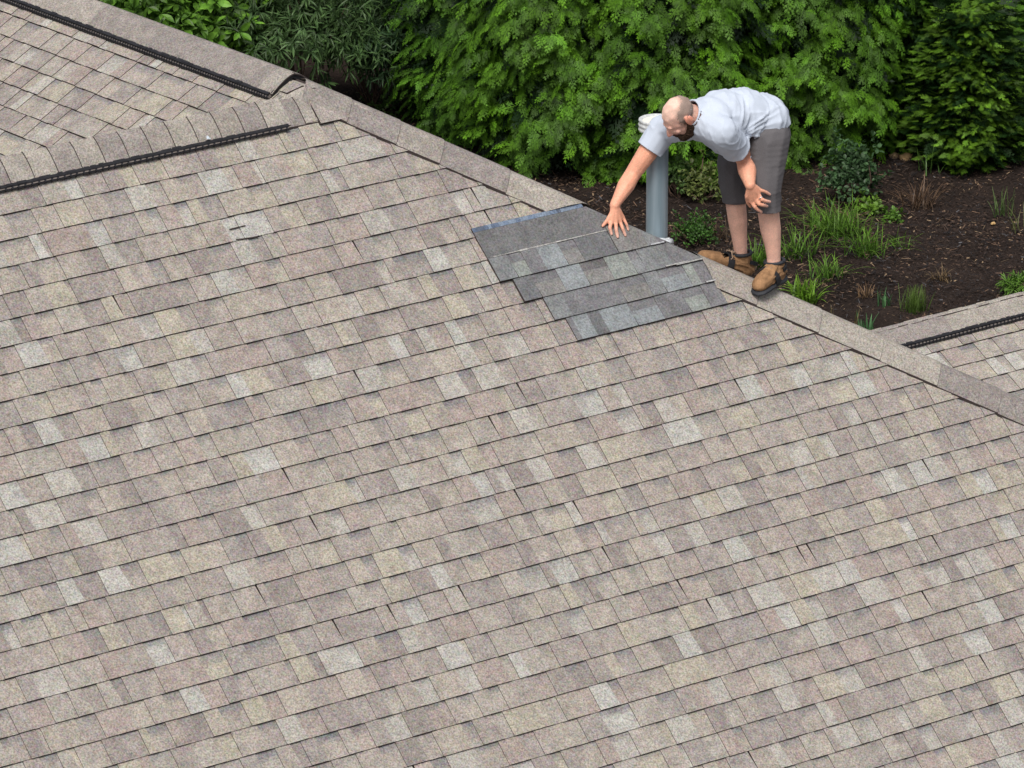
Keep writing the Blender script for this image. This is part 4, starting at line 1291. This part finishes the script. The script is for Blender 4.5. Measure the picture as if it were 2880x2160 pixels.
# boots
def boot(side, toe, ball, heel, ankle, top, up, label):
    """leather body, rubber sole, ankle collar, strap and laces; up = upward normal of the sole"""
    bl = Blob()
    fwd = toe - heel; fwd -= up * (fwd @ up); Lf = np.linalg.norm(fwd); fwd /= Lf
    lat = np.cross(fwd, up)
    B = np.array([fwd, lat, up])
    keys = [(toe + up * .010, (.050, .048, .036)), (ball + up * .020, (.055, .052, .046)), ((ball + heel) / 2 + up * .034, (.055, .046, .056)), (heel + up * .026, (.050, .043, .054))]
    for (p0, r0), (p1, r1) in zip(keys[:-1], keys[1:]):
        for i in range(7):
            f_ = i / 6
            bl.ell(p0 * (1 - f_) + p1 * f_, [x * (1 - f_) + y * f_ for x, y in zip(r0, r1)], B)
    bl.chain([heel + up * .04 + fwd * .018, ankle, top + (top - ankle) * .6], [.046, .050, .053])
    bl.chain([(ball + heel) / 2 + up * .05, ankle + fwd * .012], [.042, .046])
    def bdisp(co, no):
        return co + no * np.array([.008 * (max(0, 1 - abs(noise.noise(Vector(((x - heel) @ fwd * 9, (x - heel) @ lat * 9, (x - heel) @ up * 34)))) * 3) ** 2) * (1 if (x - heel) @ fwd < .13 else .2) for x in co])[:, None]
    tn = top - ankle; tn /= np.linalg.norm(tn)
    o = bl.mesh('boot', .005, 6, M_BOOT, person, disp=bdisp, cuts=[(top, tn, .12)], solid=.004)
    o['label'] = label
    so_ = Blob()
    ks = [(toe + fwd * .006, .058, .057), (ball, .060, .060), ((ball + heel) / 2, .058, .050), (heel, .054, .048)]
    for (p0, a0, b0), (p1, a1, b1) in zip(ks[:-1], ks[1:]):
        for i in range(7):
            f_ = i / 6
            so_.ell(p0 * (1 - f_) + p1 * f_ - up * .022, (a0 * (1 - f_) + a1 * f_, b0 * (1 - f_) + b1 * f_, .018), B)
    so_.mesh('sole', .005, 2, M_SOLE, o)
    # padded collar
    mb = MB()
    ua_ = np.cross(tn, fwd); ua_ /= np.linalg.norm(ua_); ub_ = np.cross(tn, ua_)
    mb.tube([top - tn * .004 + (ua_ * math.cos(a) + ub_ * math.sin(a)) * .052 for a in np.linspace(0, 2 * math.pi, 25)], .010, 7, cap=False)
    mb.build('collar', M_SOLE, o, smooth=True)
    # strap over the instep
    mb = MB()
    c_ = ball * .72 + heel * .28 + up * .010
    P_ = []
    for i in range(13):
        a = math.pi * (-.12 + 1.24 * i / 12)
        P_.append(c_ + lat * .057 * math.cos(a) + up * (.056 * math.sin(a)))
    V_ = []; F_ = []
    for p in P_:
        for k, hh in ((-1, 0), (1, 0), (1, 1), (-1, 1)):
            nn = p - c_; nn /= np.linalg.norm(nn)
            V_.append(p + fwd * .019 * k + nn * .005 * hh)
    for i in range(12):
        for k in range(4):
            F_.append((i * 4 + k, i * 4 + (k + 1) % 4, i * 4 + 4 + (k + 1) % 4, i * 4 + 4 + k))
    mb.add(V_, F_)
    mb.box(c_ + lat * .059 * .6 + up * .05, fwd * .017, lat * .012 - up * .008, up * .006 + lat * .004)
    P_ = [heel + up * .062 + fwd * (.006 - .056 * math.cos(a)) + lat * .050 * math.sin(a) for a in np.linspace(-1.7, 1.7, 13)]
    for p0, p1 in zip(P_[:-1], P_[1:]):
        d__ = (p1 - p0) / 2; nn = np.cross(d__, up); nn /= np.linalg.norm(nn)
        mb.box((p0 + p1) / 2, d__ * 1.05, up * .010, nn * .004)
    mb.build('strap', M_STRAP, o)
    # laces zig-zagging up the instep
    mb = MB()
    fr = []
    for i in range(7):
        f_ = i / 6
        base = (ball * .62 + heel * .38 + up * .078) * (1 - f_) + (top + fwd * .052 - tn * .012) * f_
        fr.append(base + fwd * .012 * math.sin(f_ * math.pi))
    for i in range(6):
        for sg_ in (-1, 1):
            mb.tube([fr[i] + lat * .020 * sg_, (fr[i] + fr[i + 1]) / 2 + fwd * .004 + up * .002, fr[i + 1] - lat * .020 * sg_], .0042, 5)
    for sg_ in (-1, 1):
        q_ = fr[5]
        mb.tube([q_, q_ + lat * .03 * sg_ + fwd * .02, q_ + lat * .045 * sg_ + fwd * .01 - up * .03, q_ + lat * .04 * sg_ + fwd * .03 - up * .055], .0036, 5)
    mb.build('laces', M_LACE, o, smooth=True)
    return o
upF = P4.N * .75 + V(0, 0, 1) * .25; upF /= np.linalg.norm(upF)
boot('far', at(1524, 558, .17), at(1552, 569, .20), at(1609, 588, .25), at(1603, 566, .25), at(1602, 545, .25), upF, 'tan boot with its side towards the camera, toe pointing left')
upN = dirv(-.16, .28, .95)
boot('near', at(1643, 617, -.085), at(1655, 608, -.05), at(1682, 597, .06), at(1675, 580, .045), at(1673, 563, .045), upN, 'tan boot with its toe pointing at the camera')

# small black plastic clip lying beside the boot toe
q = at(1495, 551, .06)
bc = empty('black_clip', q - V(0, 0, .02), "small black plastic clip lying at the toe of the man's far boot", 'clip')
mb = MB(); ex = dirv(.97, .1, .12); ez = dirv(0, .3, .95); ey = np.cross(ez, ex)
mb.box(q, ex * .028, ey * .02, ez * .008); mb.box(q + ez * .012 - ex * .012, ex * .008, ey * .012, ez * .006); mb.box(q + ez * .011 + ex * .014, ex * .009, ey * .004, ez * .004)
mb.build('clip_body', M_BLACK, bc)
mb = MB(); mb.box(q + ez * .0105 - ey * .008, ex * .014, ey * .002, ez * .0012); mb.build('clip_edge', mat_plain('worn_plastic', (.3, .3, .34), .5), bc)
